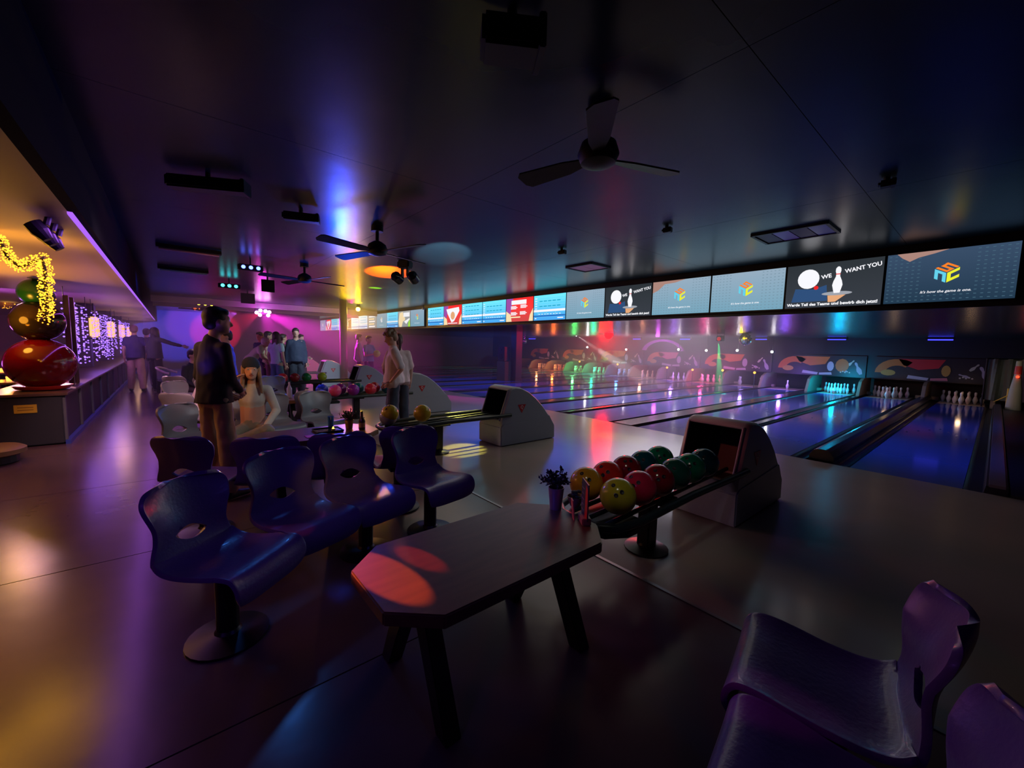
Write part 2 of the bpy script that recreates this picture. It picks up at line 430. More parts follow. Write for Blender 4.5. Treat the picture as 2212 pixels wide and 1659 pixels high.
def divider(x0, x1, big, label):
    t = thing('lane_divider', label, 'lane divider', (0, Y0, 0))
    L = 20.4 - Y0; g = 0.2 if big else 0.14; mid0, mid1 = x0 + g, x1 - g
    for (a, c) in ((x0, mid0), (mid1, x1)):
        prof = [(a + 0.004, 0.0)] + [((a + c) / 2 - (c - a) / 2 * 0.92 * math.cos(PI * j / 6), -0.01 - 0.07 * math.sin(PI * j / 6)) for j in range(7)] + [(c - 0.004, 0.0), (c - 0.004, -0.12), (a + 0.004, -0.12)]
        bb = MB(); bb.prism(prof, 0, L, 'y'); part('gutter', bb, M_gutter, t, smooth=True)
    bb = MB()
    if big:
        prof = [(mid0, 0), (mid0, 0.05), (mid0 + 0.05, 0.13), (mid0 + 0.1, 0.15), (mid1 - 0.1, 0.15), (mid1 - 0.05, 0.13), (mid1, 0.05), (mid1, 0)]
        bb.prism(prof, 0.15, L, 'y')
    else:
        bb.prism([(mid0, -0.1), (mid0, 0.015), (mid1, 0.015), (mid1, -0.1)], 0, L, 'y')
    part('divider_cap', bb, M_cap, t, bev=0.004)
    bb = MB(); bb.box(((x0 + x1) / 2, L - 0.05, 0.05), (x1 - x0 - 0.12, 0.16, 0.10)); part('end_cap', bb, cm('cream_plastic', (0.7, 0.55, 0.38), 0.4), t)
sub = []
for k in range(NP):
    divider(-1.83 - P * k, -1.14 - P * k, k == 0, 'raised black ball-return divider between the two rightmost lanes' if k == 0 else 'wide black divider between the %s and %s lanes from the right wall' % (ordn[2 * k], ordn[2 * k + 1]))
    if k < NP - 1:
        divider(-3.35 - P * k, -2.93 - P * k, False, 'narrow black divider between the %s and %s lanes from the right wall' % (ordn[2 * k + 1], ordn[2 * k + 2]))
t = thing('lane_divider', 'black ledge with a violet-lit edge along the right side of the right-hand lane', 'lane divider', (0, Y0, 0))
bb = MB(); bb.prism([(-0.126, -0.1), (-0.126, 0.0), (-0.08, -0.06), (0.02, -0.06), (0.04, 0.08), (0.20, 0.08), (0.20, -0.1)], 0.05, 13.5, 'y'); part('gutter', bb, M_gutter, t)
bb = MB(); bb.box((0.12, 6.5, 0.095), (0.12, 13, 0.03)); part('ledge', bb, cm('ledge', (0.12, 0.1, 0.14), 0.3), t)
bb = MB(); bb.box((XR / 2 + 0.12, (Y0 + YF) / 2, -0.02), (XR - 0.2, YF - Y0, 0.1)); struct('floor', bb, M_black)
spot((0.5, 6.0, 1.9), (0.1, 8.6, 0.0), (0.15, 0.03, 1.0), 22, 25, 0.7, 0.03)

# masking wall over the pins with printed mural panels
bb = MB(); bb.box(((XL + XR) / 2, 20.62, (0.62 + ZL) / 2), (XR - XL - 0.0, 0.1, ZL - 0.62)); struct('wall_front', bb, cm('masking_black', (0.02, 0.018, 0.028), 0.5))
bb = MB(); bb.box(((XL + XR) / 2, 21.3, 0.35), (XR - XL, 0.05, 0.7)); struct('trim_5', bb, cm('pit_curtain', (0.05, 0.03, 0.03), 0.8))
M_pr = {n: cm('print_' + n, c, 0.45) for n, c in dict(orange=(0.62, 0.14, 0.03), red=(0.6, 0.02, 0.03), lilac=(0.5, 0.38, 0.48), amber=(0.55, 0.26, 0.06), dark=(0.03, 0.02, 0.03), cream=(0.6, 0.5, 0.42), rose=(0.6, 0.15, 0.2)).items()}
PRN = list(M_pr.values()); PRI = {n: i for i, n in enumerate(M_pr)}
def arc(cx, cz, r0, r1, a0, a1, y, n=10, sx=1.0):
    q = []
    for i in range(n + 1):
        a = a0 + (a1 - a0) * i / n; q.append((cx + r1 * sx * math.cos(a), y, cz + r1 * math.sin(a)))
    for i in range(n, -1, -1):
        a = a0 + (a1 - a0) * i / n; q.append((cx + r0 * sx * math.cos(a), y, cz + r0 * math.sin(a)))
    return q
def strip(b, cx, cz, r0, r1, a0, a1, y, mi, n=10, sx=1.0):
    for i in range(n):
        b.poly(arc(cx, cz, r0, r1, a0 + (a1 - a0) * i / n, a0 + (a1 - a0) * (i + 1) / n, y, 1, sx), mi)
def disc(b, cx, cz, r, y, mi, n=16, sx=1.0, sz=1.0):
    b.poly([(cx + r * sx * math.cos(2 * PI * i / n), y, cz + r * sz * math.sin(2 * PI * i / n)) for i in range(n)], mi)
def pin_shape(cx, cz, h, y, ang=0.0):
    prof = [(0.0, 0.09), (0.12, 0.12), (0.3, 0.16), (0.45, 0.13), (0.62, 0.065), (0.72, 0.06), (0.82, 0.085), (0.92, 0.08), (0.99, 0.03)]
    q = [(w, z) for z, w in prof] + [(-w, z) for z, w in reversed(prof)]
    c, s = math.cos(ang), math.sin(ang)
    return [(cx + (a * c - (z - .5) * s) * h, y, cz + (a * s + (z - .5) * c) * h) for a, z in q]
mural_proto = None
side_txt = ['behind the rightmost lane pair', 'second from the right', 'third from the right', 'fourth from the right', 'fifth from the right', 'sixth from the right', 'seventh from the right', 'leftmost of the row']
def mural(k):
    cx = -1.485 - P * k
    t = thing('mural_panel', 'dark printed panel of pins and orange shapes above the pins, %s' % side_txt[k], 'mural', (cx, 20.5, 0))
    b = MB(); b.box((0, 0.03, 1.02), (P - 0.25, 0.04, 0.84)); part('board', b, cm('mural_board', (0.025, 0.018, 0.028), 0.4), t)
    b = MB(); y = 0.004
    c0 = {0: 'red', 1: 'orange', 3: 'rose'}.get(k, 'orange')
    strip(b, -0.85, 0.85, 0.28, 0.52, 0.9, PI, y, PRI['orange'], 8, 1.2)
    disc(b, -1.1, 0.86, 0.16, y - 0.002, PRI['amber'], 12, 1.3, 0.7)
    b.poly([(-0.85, y, 1.38), (0.35, y, 1.38), (0.2, y, 1.08), (-0.3, y, 1.0), (-0.7, y, 1.15)], PRI[c0])
    b.poly([(-0.62, y - 0.002, 1.12), (-0.5, y - 0.002, 0.8), (0.3, y - 0.002, 0.78), (0.42, y - 0.002, 1.1), (0.34, y - 0.002, 1.05), (-0.3, y - 0.002, 0.95)], PRI['dark'])
    b.poly([(-0.55, y - 0.004, 0.8), (-0.58, y - 0.004, 0.68), (-0.05, y - 0.004, 0.64), (-0.02, y - 0.004, 0.73)], PRI['lilac'])
    b.poly([(0.02, y - 0.004, 0.72), (0.02, y - 0.004, 0.64), (0.45, y - 0.004, 0.66), (0.42, y - 0.004, 0.76)], PRI['lilac'] if k else PRI['rose'])
    disc(b, 0.38, 1.0, 0.14, y - 0.006, PRI['amber'] if k == 0 else PRI['lilac'], 12, 0.8, 1.4)
    if k == 1: disc(b, 0.75, 1.05, 0.24, y - 0.004, PRI['orange'], 12, 0.9, 1.1)
    b.poly(pin_shape(1.25, 0.96, 0.5, y, 0.4), PRI['lilac']); b.poly(pin_shape(1.02, 1.15, 0.3, y, -0.7), PRI['cream'])
    b.poly(pin_shape(0.8, 0.86, 0.26, y, 1.2), PRI['lilac'])
    for q in range(5): disc(b, 0.72 + 0.07 * q, 0.78 + 0.03 * (q % 2), 0.028, y - 0.006, PRI['cream'], 6)
    part('print', b, PRN, t)
for k in range(7): mural(k)
# violet arch standing above the murals
AR = at_y(1430, 750, 20.4)
b = MB()
for i in range(14):
    a0, a1 = PI * 0.05 + PI * 0.9 * i / 14, PI * 0.05 + PI * 0.9 * (i + 1) / 14
    q0, q1 = (0.82, 0.98)
    vs = [(AR.x + r * 1.25 * math.cos(a), y, 1.36 + r * 0.72 * math.sin(a)) for y in (20.40, 20.52) for a, r in ((a0, q0), (a0, q1), (a1, q1), (a1, q0))]
    b.add(vs, [(0, 1, 2, 3), (7, 6, 5, 4), (0, 4, 5, 1), (1, 5, 6, 2), (2, 6, 7, 3), (3, 7, 4, 0)])
tag(part('wall_arch', b, cm('arch_violet', (0.55, 0.12, 0.6), 0.5)), 'violet arch on the dark wall above the pins', 'arch')
point((AR.x, 19.9, 1.7), (0.8, 0.1, 1.0), 12, 0.1)
# kickbacks (side walls of the pin decks)
M_kick = cm('kickback', (0.30, 0.23, 0.16), 0.55)
kx = [0.02] + [x for k in range(NP) for x in (-1.485 - P * k, -3.14 - P * k)]
for i, xx in enumerate(kx[:15]):
    b = MB(); b.prism([(18.95, 0.0), (19.25, 0.5), (19.6, 0.62), (20.9, 0.62), (20.9, -0.05), (18.95, -0.05)], xx - 0.05, xx + 0.05, 'x')
    t = part('pin_deck_side', b, M_kick, bev=0.01)
    tag(t, 'pale curved side board of the pin deck, %s from the right wall' % ordn[i], 'side board', 'side boards between the pin decks')
# pins
pinprof = [(0.0255, 0), (0.03, 0.01), (0.045, 0.06), (0.058, 0.11), (0.0605, 0.13), (0.055, 0.165), (0.038, 0.21), (0.025, 0.25), (0.0235, 0.262), (0.03, 0.31), (0.0325, 0.345), (0.026, 0.37), (0.012, 0.381), (0.0, 0.382)]
b = MB(); b.lathe(pinprof, 12); b2 = MB(); b2.lathe([(0.0255, 0.243), (0.0262, 0.247), (0.0258, 0.252)], 12)
pin0 = thing('bowling_pin', 'x', 'pin'); part('pin_body', b, cm('pin_white', (0.75, 0.72, 0.7), 0.25), pin0, smooth=True); part('neck_stripe', b2, cm('pin_red', (0.6, 0.03, 0.04), 0.3), pin0)
PINPOS = ['front pin', 'second-row left pin', 'second-row right pin', 'third-row left pin', 'third-row middle pin', 'third-row right pin', 'back-row far left pin', 'back-row inner left pin', 'back-row inner right pin', 'back-row far right pin']
first = True
glow = {2: ('cyan', (0.0, 0.55, 1.0), 30), 3: ('violet', (0.3, 0.12, 1.0), 18), 4: ('violet', (0.35, 0.2, 1.0), 10), 5: ('pink', (1.0, 0.05, 0.3), 22), 6: ('violet', (0.4, 0.2, 1.0), 24),
        7: ('warm', (1.0, 0.4, 0.2), 6), 8: ('blue', (0.05, 0.35, 1.0), 24), 9: ('green', (0.0, 1.0, 0.4), 26), 10: ('green', (0.1, 1.0, 0.2), 20), 11: ('orange', (1.0, 0.15, 0.02), 14), 12: ('orange', (1.0, 0.3, 0.1), 8)}
for i, (xa, xb) in enumerate(lanes[:13]):
    cx = (xa + xb) / 2
    nm, colr, wt = glow.get(i, ('amber', (1.0, 0.6, 0.3), 1.6))
    point((cx, 18.95, 0.58), colr, wt * (2.4 if wt > 5 else 0.9), 0.06)
    b = MB(); b.box((cx, 20.555, 0.645), (0.9, 0.03, 0.03)); tag(part('pin_light', b, ce('pinlight_' + nm, colr, 2.0 if wt > 5 else 0.4)), '%s light bar over the pins of the %s lane from the right wall' % (nm, ordn[i]), 'light bar')
    n = 0; pitch = 0.3048; yb = 19.15
    drop = {4: (0, 1, 2, 4, 5, 7, 8), 3: (0, 1, 3, 4, 5, 6, 7, 8, 9)}.get(i, ())
    for r in range(4):
        for c in range(r + 1):
            if n not in drop:
                loc = (cx + (c - r / 2) * pitch * 0.95, yb + r * 0.264, 0.0)
                lab = '%s of the %s-lit pins, %s lane from the right' % (PINPOS[n], nm, ordn[i])
                grp = 'pins on the %s lane from the right' % ordn[i]
                if first: pin0.location = loc; pin0['label'] = lab; pin0['group'] = grp; first = False
                else: dup(pin0, loc, 0, lab, grp)
            n += 1
# blue UV tubes under the lane ceiling, white spots, amber lamps
uv = [(1645, 729, 24), (1808, 729, 40), (2032, 729, 56), (1480, 728, 22), (1376, 727, 16), (1150, 727, 14)]
for i, (u, v, w) in enumerate(uv):
    p = at_y(u, v, 19.6); q = at_y(u + w / 2, v, 19.6); L = abs(q.x - p.x) * 2
    t = thing('uv_tube_light', 'blue tube light under the lane ceiling, %s' % ['left of the lane lamps with the mirror ball', 'second from the right', 'nearest the right wall', 'beside the violet arch', 'between the arch and the red lamp', 'beside the far black pillar'][i], 'tube light', (p.x, 19.6, 0))
    b = MB(); b.box((0, 0, ZL - 0.03), (L + 0.1, 0.08, 0.06)); part('housing', b, M_black, t)
    b = MB(); b.tube([(-L / 2, -0.02, ZL - 0.08), (L / 2, -0.02, ZL - 0.08)], 0.022, 8); part('tube', b, ce('uv_blue', (0.05, 0.05, 1.0), 2.2), t)
b = MB(); b.box((-5.6 * 1 - 5.5, 19.4, 2.09), (13, 0.03, 0.02))
ws = [(1268, 750), (1352, 755), (1465, 755), (1525, 757), (1592, 757), (1667, 760)]
wl = ['leftmost', 'second from the left', 'third from the left', 'third from the right', 'second from the right', 'rightmost']
for i, (u, v) in enumerate(ws):
    p = at_y(u, v, 18.2)
    t = thing('ceiling_spotlight', 'white spotlight over the lanes, %s of the row' % wl[i], 'spotlight', (p.x, p.y, p.z), 0, 'white spotlights in front of the murals')
    b = MB(); b.lathe([(0.03, 0.0), (0.06, 0.03), (0.06, 0.14), (0.03, 0.17)], 10, T=T_((0, 0.04, 0), rx=-PI / 2)); part('lamp_head', b, M_black, t)
    b = MB(); b.tube([(0, 0.1, 0), (0, 0.1, ZL - p.z)], 0.012, 6); part('drop_rod', b, M_black, t)
    b = MB(); b.lathe([(0.0, -0.012), (0.045, -0.01), (0.045, 0.03)], 12, T=T_((0, 0.05, 0), rx=-PI / 2)); b2 = MB(); b2.ball((0, 0.025, 0), 0.05, 10, 6); part('lens', b2, ce('white_lens', (1.0, 0.95, 0.95), 9.0), t)
al = [(1252, 781), (1334, 787), (1441, 794), (1496, 799), (1561, 800), (1630, 805)]
for i, (u, v) in enumerate(al):
    p = at_y(u, v, 18.6)
    t = thing('amber_lamp', 'amber lamp on a post before the pins, %s of the row' % wl[i], 'lamp', (p.x, p.y, 0), 0, 'amber lamps before the pins')
    b = MB(); b.tube([(0, 0, 0.0), (0, 0, p.z - 0.03)], 0.012, 6); part('post', b, M_black, t)
    b = MB(); b.ball((0, 0, p.z), 0.05, 10, 7); part('bulb', b, ce('amber_bulb', (1.0, 0.42, 0.05), 3.0), t)
# disco lamps and mirror balls over the lanes
def hung(name, label, cat, p, r, matb, z_top, kind='ball'):
    t = thing(name, label, cat, (p.x, p.y, 0))
    b = MB(); b.tube([(0, 0, p.z + r * 0.9), (0, 0, z_top)], 0.012, 6); part('hanger', b, M_black, t)
    return t
def mirror_ball(u, v, y, r, label, Ms, group=None):
    p = at_y(u, v, y); t = hung('mirror_ball', label, 'mirror ball', p, r, None, ZL)
    b = MB(); S, K = 20, 12
    for i in range(K):
        for j in range(S):
            a0, a1 = PI * (i + 0.06) / K, PI * (i + 0.94) / K; b0, b1 = 2 * PI * (j + 0.06) / S, 2 * PI * (j + 0.94) / S
            b.add([(r * math.sin(a) * math.cos(c), r * math.sin(a) * math.sin(c), p.z + r * math.cos(a)) for a, c in ((a0, b0), (a1, b0), (a1, b1), (a0, b1))], [(0, 1, 2, 3)], (i * 3 + j * 7) % len(Ms))
    part('mirror_tiles', b, Ms, t, kind='stuff')
    b = MB(); b.ball((0, 0, p.z), r * 0.985, 16, 10); part('core', b, M_black, t, smooth=True)
    b = MB(); b.lathe([(0.05, p.z + r * 0.97), (0.05, p.z + r * 1.1), (0.02, p.z + r * 1.2)], 10); part('crown', b, M_chrome, t)
    return p
pm = mirror_ball(1610, 733, 15.5, 0.21, 'mirror ball lit yellow and green hanging over the lanes', [cm('mirror', (0.9, 0.9, 0.9), 0.08, 1.0), cm('mirror_b', (0.9, 0.85, 0.6), 0.25, 1.0)])
spot((pm.x + 1.4, 13.6, 1.9), pm, (1.0, 0.65, 0.0), 160, 16, 0.3, 0.05)
spot((pm.x - 1.6, 13.2, 1.2), pm, (0.1, 1.0, 0.2), 60, 14, 0.3, 0.05)
point((pm.x, 15.1, 2.0), (1.0, 0.6, 0.0), 3, 0.05)
pm2 = mirror_ball(1133, 737, 15.5, 0.14, 'small mirror ball lit magenta hanging beside the far black pillar', [MT['mirror'], MT['mirror_b']])
spot((pm2.x + 1.0, 13.6, 1.9), pm2, (1.0, 0.05, 1.0), 200, 14, 0.3, 0.05)
t = thing('spiral_ornament', 'magenta spiral streamer hanging above the small magenta mirror ball', 'decoration', (pm2.x + 0.1, pm2.y - 0.1, 0))
b = MB(); b.tube([(0.05 * math.cos(i * 0.8), 0.05 * math.sin(i * 0.8), pm2.z + 0.2 + i * 0.012) for i in range(32)], 0.012, 6); part('streamer', b, cm('magenta_foil', (0.8, 0.05, 0.7), 0.3), t)
b = MB(); b.tube([(0, 0, pm2.z + 0.55), (0, 0, ZL)], 0.004, 5); part('thread', b, M_black, t)
def lane_lamp(label, p, colr, s, r):
    t = thing('stage_lamp', label, 'stage lamp', (p.x, p.y, 0))
    b = MB(); b.box((0, 0.12, p.z + 0.02), (0.22, 0.2, 0.2), bev=0.02); part('lamp_body', b, M_black, t)
    b = MB(); b.tube([(-0.12, 0.12, p.z), (-0.12, 0.12, ZL), (0.12, 0.12, ZL), (0.12, 0.12, p.z)], 0.012, 6); part('yoke', b, M_metal, t)
    b = MB(); b.ball((0, 0.0, p.z), r, 14, 8, sc=(1, 0.5, 1)); part('lens', b, ce('lens_' + label[:10], colr, s), t)
lane_lamp('red stage lamp glaring at the hall from over the lanes', RED_AT, (1.0, 0.0, 0.0), 30.0, 0.2)  # lens enlarged so its glow stands in for glare
lane_lamp('small stage lamp throwing a green beam down on a lane', GREEN_AT, (0.6, 0.02, 0.02), 0.8, 0.07)
lane_lamp('stage lamp throwing a white beam down across the lanes', WHITE_AT, (1.0, 0.95, 0.95), 8.0, 0.06)

# ------------------------------------------------------------------ haze (real drifting fog, bounded)
def haze(name, lo, hi, dens, label):
    b = MB(); b.box([(lo[i] + hi[i]) / 2 for i in range(3)], [hi[i] - lo[i] for i in range(3)])
    M = bpy.data.materials.new(name); M.use_nodes = True; nt = M.node_tree; nt.nodes.clear()
    s = nt.nodes.new('ShaderNodeVolumeScatter'); s.inputs['Density'].default_value = dens; s.inputs['Anisotropy'].default_value = 0.3
    o = nt.nodes.new('ShaderNodeOutputMaterial'); nt.links.new(s.outputs[0], o.inputs['Volume'])
    ob = part('haze', b, M); tag(ob, label, 'haze', kind='stuff')
haze('haze_bar', (-26.8, -7.3, 0.02), (-11.5, -0.4, 2.28), 0.03, 'thin stage haze behind the bar counter at the far left')
haze('haze_back', (-26.8, -0.4, 0.02), (-11.5, 6.8, 2.84), 0.04, 'thin stage haze glowing magenta and blue at the far end of the hall')
haze('haze_plume', (-12.8, 13.2, 0.02), (-6.2, 17.8, 2.1), 0.09, 'denser stage haze between the red, white and green lane lamps')
haze('haze_lanes', (-17.5, 8.5, 0.02), (-4.2, 19.0, 2.11), 0.02, 'thin stage haze over the lanes where the coloured beams show')

# ------------------------------------------------------------------ score screens
M_bezel = cm('screen_bezel', (0.01, 0.01, 0.012), 0.3)
def grad_emis(name, ca, cb, s, dots=True):
    s = s * 1.4
    M = bpy.data.materials.new(name); M.use_nodes = True; nt = M.node_tree; nt.nodes.clear()
    tc = nt.nodes.new('ShaderNodeTexCoord'); sp = nt.nodes.new('ShaderNodeSeparateXYZ'); nt.links.new(tc.outputs['Generated'], sp.inputs[0])
    mx = nt.nodes.new('ShaderNodeMix'); mx.data_type = 'RGBA'; mx.inputs['A'].default_value = (*ca, 1); mx.inputs['B'].default_value = (*cb, 1)
    nt.links.new(sp.outputs['Z'], mx.inputs['Factor'])
    e = nt.nodes.new('ShaderNodeEmission'); e.inputs[1].default_value = s
    nt.links.new(mx.outputs['Result'], e.inputs[0])
    o = nt.nodes.new('ShaderNodeOutputMaterial'); nt.links.new(e.outputs[0], o.inputs[0])
    return M
G = {'logo': grad_emis('scr_logo', (0.13, 0.27, 0.36), (0.22, 0.30, 0.38), 1.0), 'logo_dark': grad_emis('scr_logo_dark', (0.012, 0.03, 0.055), (0.03, 0.055, 0.10), 1.0),
     'score': grad_emis('scr_score', (0.05, 0.28, 0.65), (0.12, 0.62, 0.78), 1.0), 'want': grad_emis('scr_want', (0.03, 0.035, 0.045), (0.02, 0.025, 0.03), 1.0),
     'promo': grad_emis('scr_promo', (0.45, 0.05, 0.05), (0.9, 0.02, 0.02), 1.0), 'pale': grad_emis('scr_pale', (0.35, 0.5, 0.68), (0.5, 0.65, 0.8), 1.0), 'dark': grad_emis('scr_dark', (0.2, 0.22, 0.24), (0.3, 0.3, 0.3), 1.0)}
E = {n: ce('ink_' + n, c, s) for n, c, s in [('orange', (1.0, 0.23, 0.02), 1.0), ('cyan', (0.13, 0.65, 0.85), 1.0), ('yellow', (0.85, 0.88, 0.03), 1.0), ('white', (0.95, 0.95, 1.0), 1.0), ('dot', (0.17, 0.27, 0.34), 1.0),
                                             ('navy', (0.03, 0.08, 0.2), 1.0), ('red', (0.85, 0.02, 0.02), 1.0), ('grey', (0.35, 0.37, 0.42), 1.0), ('blue', (0.02, 0.13, 0.5), 1.0), ('lightc', (0.35, 0.85, 0.92), 1.0), ('midc', (0.03, 0.42, 0.62), 1.0),
                                             ('skin', (0.8, 0.4, 0.2), 1.0), ('purple', (0.35, 0.08, 0.4), 1.0), ('lime', (0.35, 0.8, 0.05), 1.0), ('cream', (0.95, 0.75, 0.45), 1.0), ('black', (0.01, 0.01, 0.015), 1.0),
                                             ('dkdot', (0.06, 0.13, 0.19), 1.0), ('ublue', (0.02, 0.02, 0.35), 1.0), ('peach', (0.42, 0.24, 0.2), 1.0)]}
EL = list(E.values()); EI = {n: i for i, n in enumerate(E)}
SW, SH = 1.104, 0.623
def rect(b, x0, z0, x1, z1, y, mi): b.poly([(x0, y, z0), (x1, y, z0), (x1, y, z1), (x0, y, z1)], mi)
def build_screen(kind, i):
    pass
def logo_part(t, cz, s, y, mono=False):
    b = MB()
    c30, s30 = math.cos(PI / 6), math.sin(PI / 6)
    # faces as affine maps from the unit square
    L = s
    top = lambda u, v: ((u - v) * c30 * L, cz + (u + v) * s30 * L)
    left = lambda u, v: ((-1 + u) * c30 * L, cz - (1 - (1 - u)) * 0 + (1 - u) * s30 * L - (1 - v) * L)
    right = lambda u, v: (u * c30 * L, cz + u * s30 * L - (1 - v) * L)
    def bars(fn, rs, mi):
        for (u0, v0, u1, v1) in rs:
            q = [fn(u0, v0), fn(u1, v0), fn(u1, v1), fn(u0, v1)]; b.poly([(a, y, z) for a, z in q], mi)
    g = 0.05
    W = EI['white']
    bars(left, [(0.0, 0.0, 0.3, 1 - g), (0.66, 0.0, 0.96, 1 - g), (0.3, 0.68, 0.66, 1 - g)], W if mono else EI['cyan'])
    bars(right, [(0.04, 0.0, 0.34, 1 - g), (0.34, 0.68, 1.0, 1 - g), (0.34, 0.0, 1.0, 0.28)], W if mono else EI['yellow'])
    bars(top, [(0.04, 0.04, 0.24, 1.0), (0.24, 0.04, 0.43, 0.24), (0.43, 0.04, 0.62, 0.96), (0.62, 0.76, 0.8, 0.96), (0.8, 0.04, 1.0, 1.0)], EI['cream'] if mono else EI['orange'])
    part('logo', b, EL, t)
xr = 0.078
names_pos = ['rightmost', 'second from the right', 'third from the right', 'fourth from the right', 'fifth from the right', 'sixth from the right', 'seventh from the right', 'eighth from the right', 'ninth from the right', 'tenth from the right', 'eleventh from the right', 'twelfth, just right of the gap', 'thirteenth, just left of the gap', 'fourteenth from the right', 'fifteenth from the right', 'sixteenth from the right', 'seventeenth from the right', 'eighteenth from the right', 'nineteenth from the right', 'twentieth from the right', 'fourth from the far left end', 'third from the far left end', 'second from the far left end', 'at the far left end']
kinds = ['logo_dark', 'want', 'logo', 'logo', 'want', 'logo', 'score', 'promo', 'score', 'score', 'promo2', 'score', 'logo', 'party', 'score', 'logo', 'dark', 'pale', 'pale', 'want', 'pale', 'score', 'promo', 'logo']
# order right to left; after index 11 comes a gap with a camera
desc = dict(logo_dark='dark blue screen with a coloured cube logo', want='black WE WANT YOU screen with a pin on a tray', logo='grey-blue screen with a coloured cube logo', score='blue score table screen with a white band', promo='red and purple promotion screen with white headline', promo2='red promotion screen with white price lines', party='dark party poster screen with white and lime shapes', dark='grey screen with lines of pale text', pale='pale blue score screen')
x = xr
kinds[7] = 'promo2'; kinds[10] = 'promo'
for i, kd in enumerate(kinds):
    if i == 12: x -= 0.27
    cx = x - SW / 2; x -= SW
    t = thing('score_screen', '%s, %s' % (desc[kd], names_pos[i]), 'screen', (cx, YS, 2.13 + 0.02 + SH / 2))
    b = MB(); b.box((0, 0.03, 0), (SW - 0.006, 0.06, SH + 0.03), bev=0.004); part('bezel', b, M_bezel, t)
    hw, hh = SW / 2 - 0.014, SH / 2 - 0.006
    y = -0.003
    gm = {'logo_dark': 'logo_dark', 'logo': 'logo', 'want': 'want', 'score': 'score', 'promo': 'promo', 'promo2': 'promo', 'party': 'dark', 'dark': 'dark', 'pale': 'pale'}[kd]
    b = MB(); b.box((0, 0.0, 0), (hw * 2, 0.006, hh * 2)); part('display', b, G[gm], t)
    y = -0.005
    if kd in ('logo', 'logo_dark'):
        if i < 6:
            b = MB()
            for a in range(20):
                for c in range(13):
                    px, pz = -hw + 0.03 + a * (2 * hw - 0.06) / 19, -hh + 0.03 + c * (2 * hh - 0.06) / 12
                    if abs(px) < 0.2 and pz > -0.22: continue
                    rect(b, px - 0.011, pz - 0.004, px + 0.011, pz + 0.004, y, EI['dot'] if kd == 'logo' else EI['dkdot'])
            part('dot_pattern', b, EL, t, kind='stuff')
            if i in (0, 3):
                b = MB()
                if i == 0:
                    b.poly([(-0.45, y - .001, hh), (0.0, y - .001, hh), (-0.12, y - .001, 0.27), (-0.25, y - .001, 0.24), (-0.33, y - .001, 0.2), (-0.4, y - .001, 0.25)], EI['peach'])
                    pass
                else:
                    b.poly([(-hw, y - .001, hh), (0.1, y - .001, hh), (-0.1, y - .001, 0.26), (-0.3, y - .001, 0.25), (-0.42, y - .001, 0.15), (-hw, y - .001, 0.1)], EI['peach'])
                part('picture_cloud', b, EL, t)
        logo_part(t, 0.04 if i else 0.03, 0.118, y - 0.002, mono=(i > 12))
        text_mesh("It's how the game is one.", 0.042, E['white'], t, 'caption', 0.0, -0.185, y - 0.002, bold=0.0006, shear=0.25)
    elif kd == 'want':
        b = MB()
        # plain generic picture shapes on the left, a pin on a waiter's tray in the middle
        disc(b, -0.27, 0.10, 0.13, y - .0005, EI['white'], 20, 1.0, 1.05)
        b.poly([(-0.46, y - .0004, -0.22), (-0.03, y - .0004, -0.22), (-0.05, y - .0004, 0.0), (-0.2, y - .0004, -0.05), (-0.42, y - .0004, -0.03)], EI['navy'])
        disc(b, -0.17, -0.03, 0.028, y - .001, EI['red'], 10)
        part('picture', b, EL, t)
        b = MB(); b.poly(pin_shape(0.07, 0.06, 0.36, y - .0012), EI['white']); rect(b, 0.045, 0.13, 0.095, 0.142, y - .0016, EI['red']); part('pin_picture', b, EL, t)
        b = MB(); disc(b, 0.07, -0.125, 0.17, y - .001, EI['grey'], 20, 1.0, 0.16); b.poly([(-0.02, y - .0008, -0.24), (0.06, y - .0008, -0.24), (0.17, y - .0008, -0.15), (-0.03, y - .0008, -0.15)], EI['skin']); part('tray_picture', b, EL, t)
        text_mesh('WE', 0.075, E['white'], t, 'headline', -0.06, 0.115, y - 0.0015, rot=0.16, bold=0.002)
        text_mesh('WANT YOU', 0.075, E['white'], t, 'headline', 0.33, 0.19, y - 0.0015, rot=0.16, bold=0.002, width=0.38)
        text_mesh('Werde Teil des Teams und bewirb dich jetzt!', 0.055, E['white'], t, 'caption', 0.0, -0.262, y - 0.002, bold=0.002, width=1.02)
    elif kd in ('score', 'pale'):
        b = MB()
        lc = EI['lightc']
        for r in range(6):
            z = hh - 0.05 - r * 0.062
            rect(b, -hw + 0.02, z - 0.004, hw - 0.02, z + 0.0, y, lc)
            rect(b, -hw + 0.04, z - 0.035, -hw + 0.12, z - 0.018, y, EI['white'])
            if (r + i) % 2:
                for c in range(5): rect(b, -hw + 0.2 + c * 0.15, z - 0.048, -hw + 0.31 + c * 0.15, z - 0.022, y, EI['midc'])
        rect(b, -hw, -0.10, hw, -0.045, y - .001, EI['white'])
        rect(b, -hw, -0.215, hw, -0.185, y - .001, EI['blue'])
        for c in range(3): rect(b, -hw + 0.15 + c * 0.3, -0.18, -hw + 0.16 + c * 0.3, -0.11, y, lc)
        rect(b, hw - 0.25, -0.27, hw - 0.06, -0.245, y - .001, EI['white']); rect(b, -hw + 0.05, -0.27, -hw + 0.1, -0.245, y - .001, EI['white'])
        for c in range(8): rect(b, -hw + 0.18 + c * 0.1, -0.165, -hw + 0.23 + c * 0.1, -0.15, y - .001, EI['white'])
        part('score_table', b, EL, t)
    elif kd in ('promo', 'promo2'):
        b = MB()
        b.poly([(-hw, y, -hh), (-hw, y, hh), (-0.25, y, hh), (-0.35, y, -0.05)], EI['purple'])
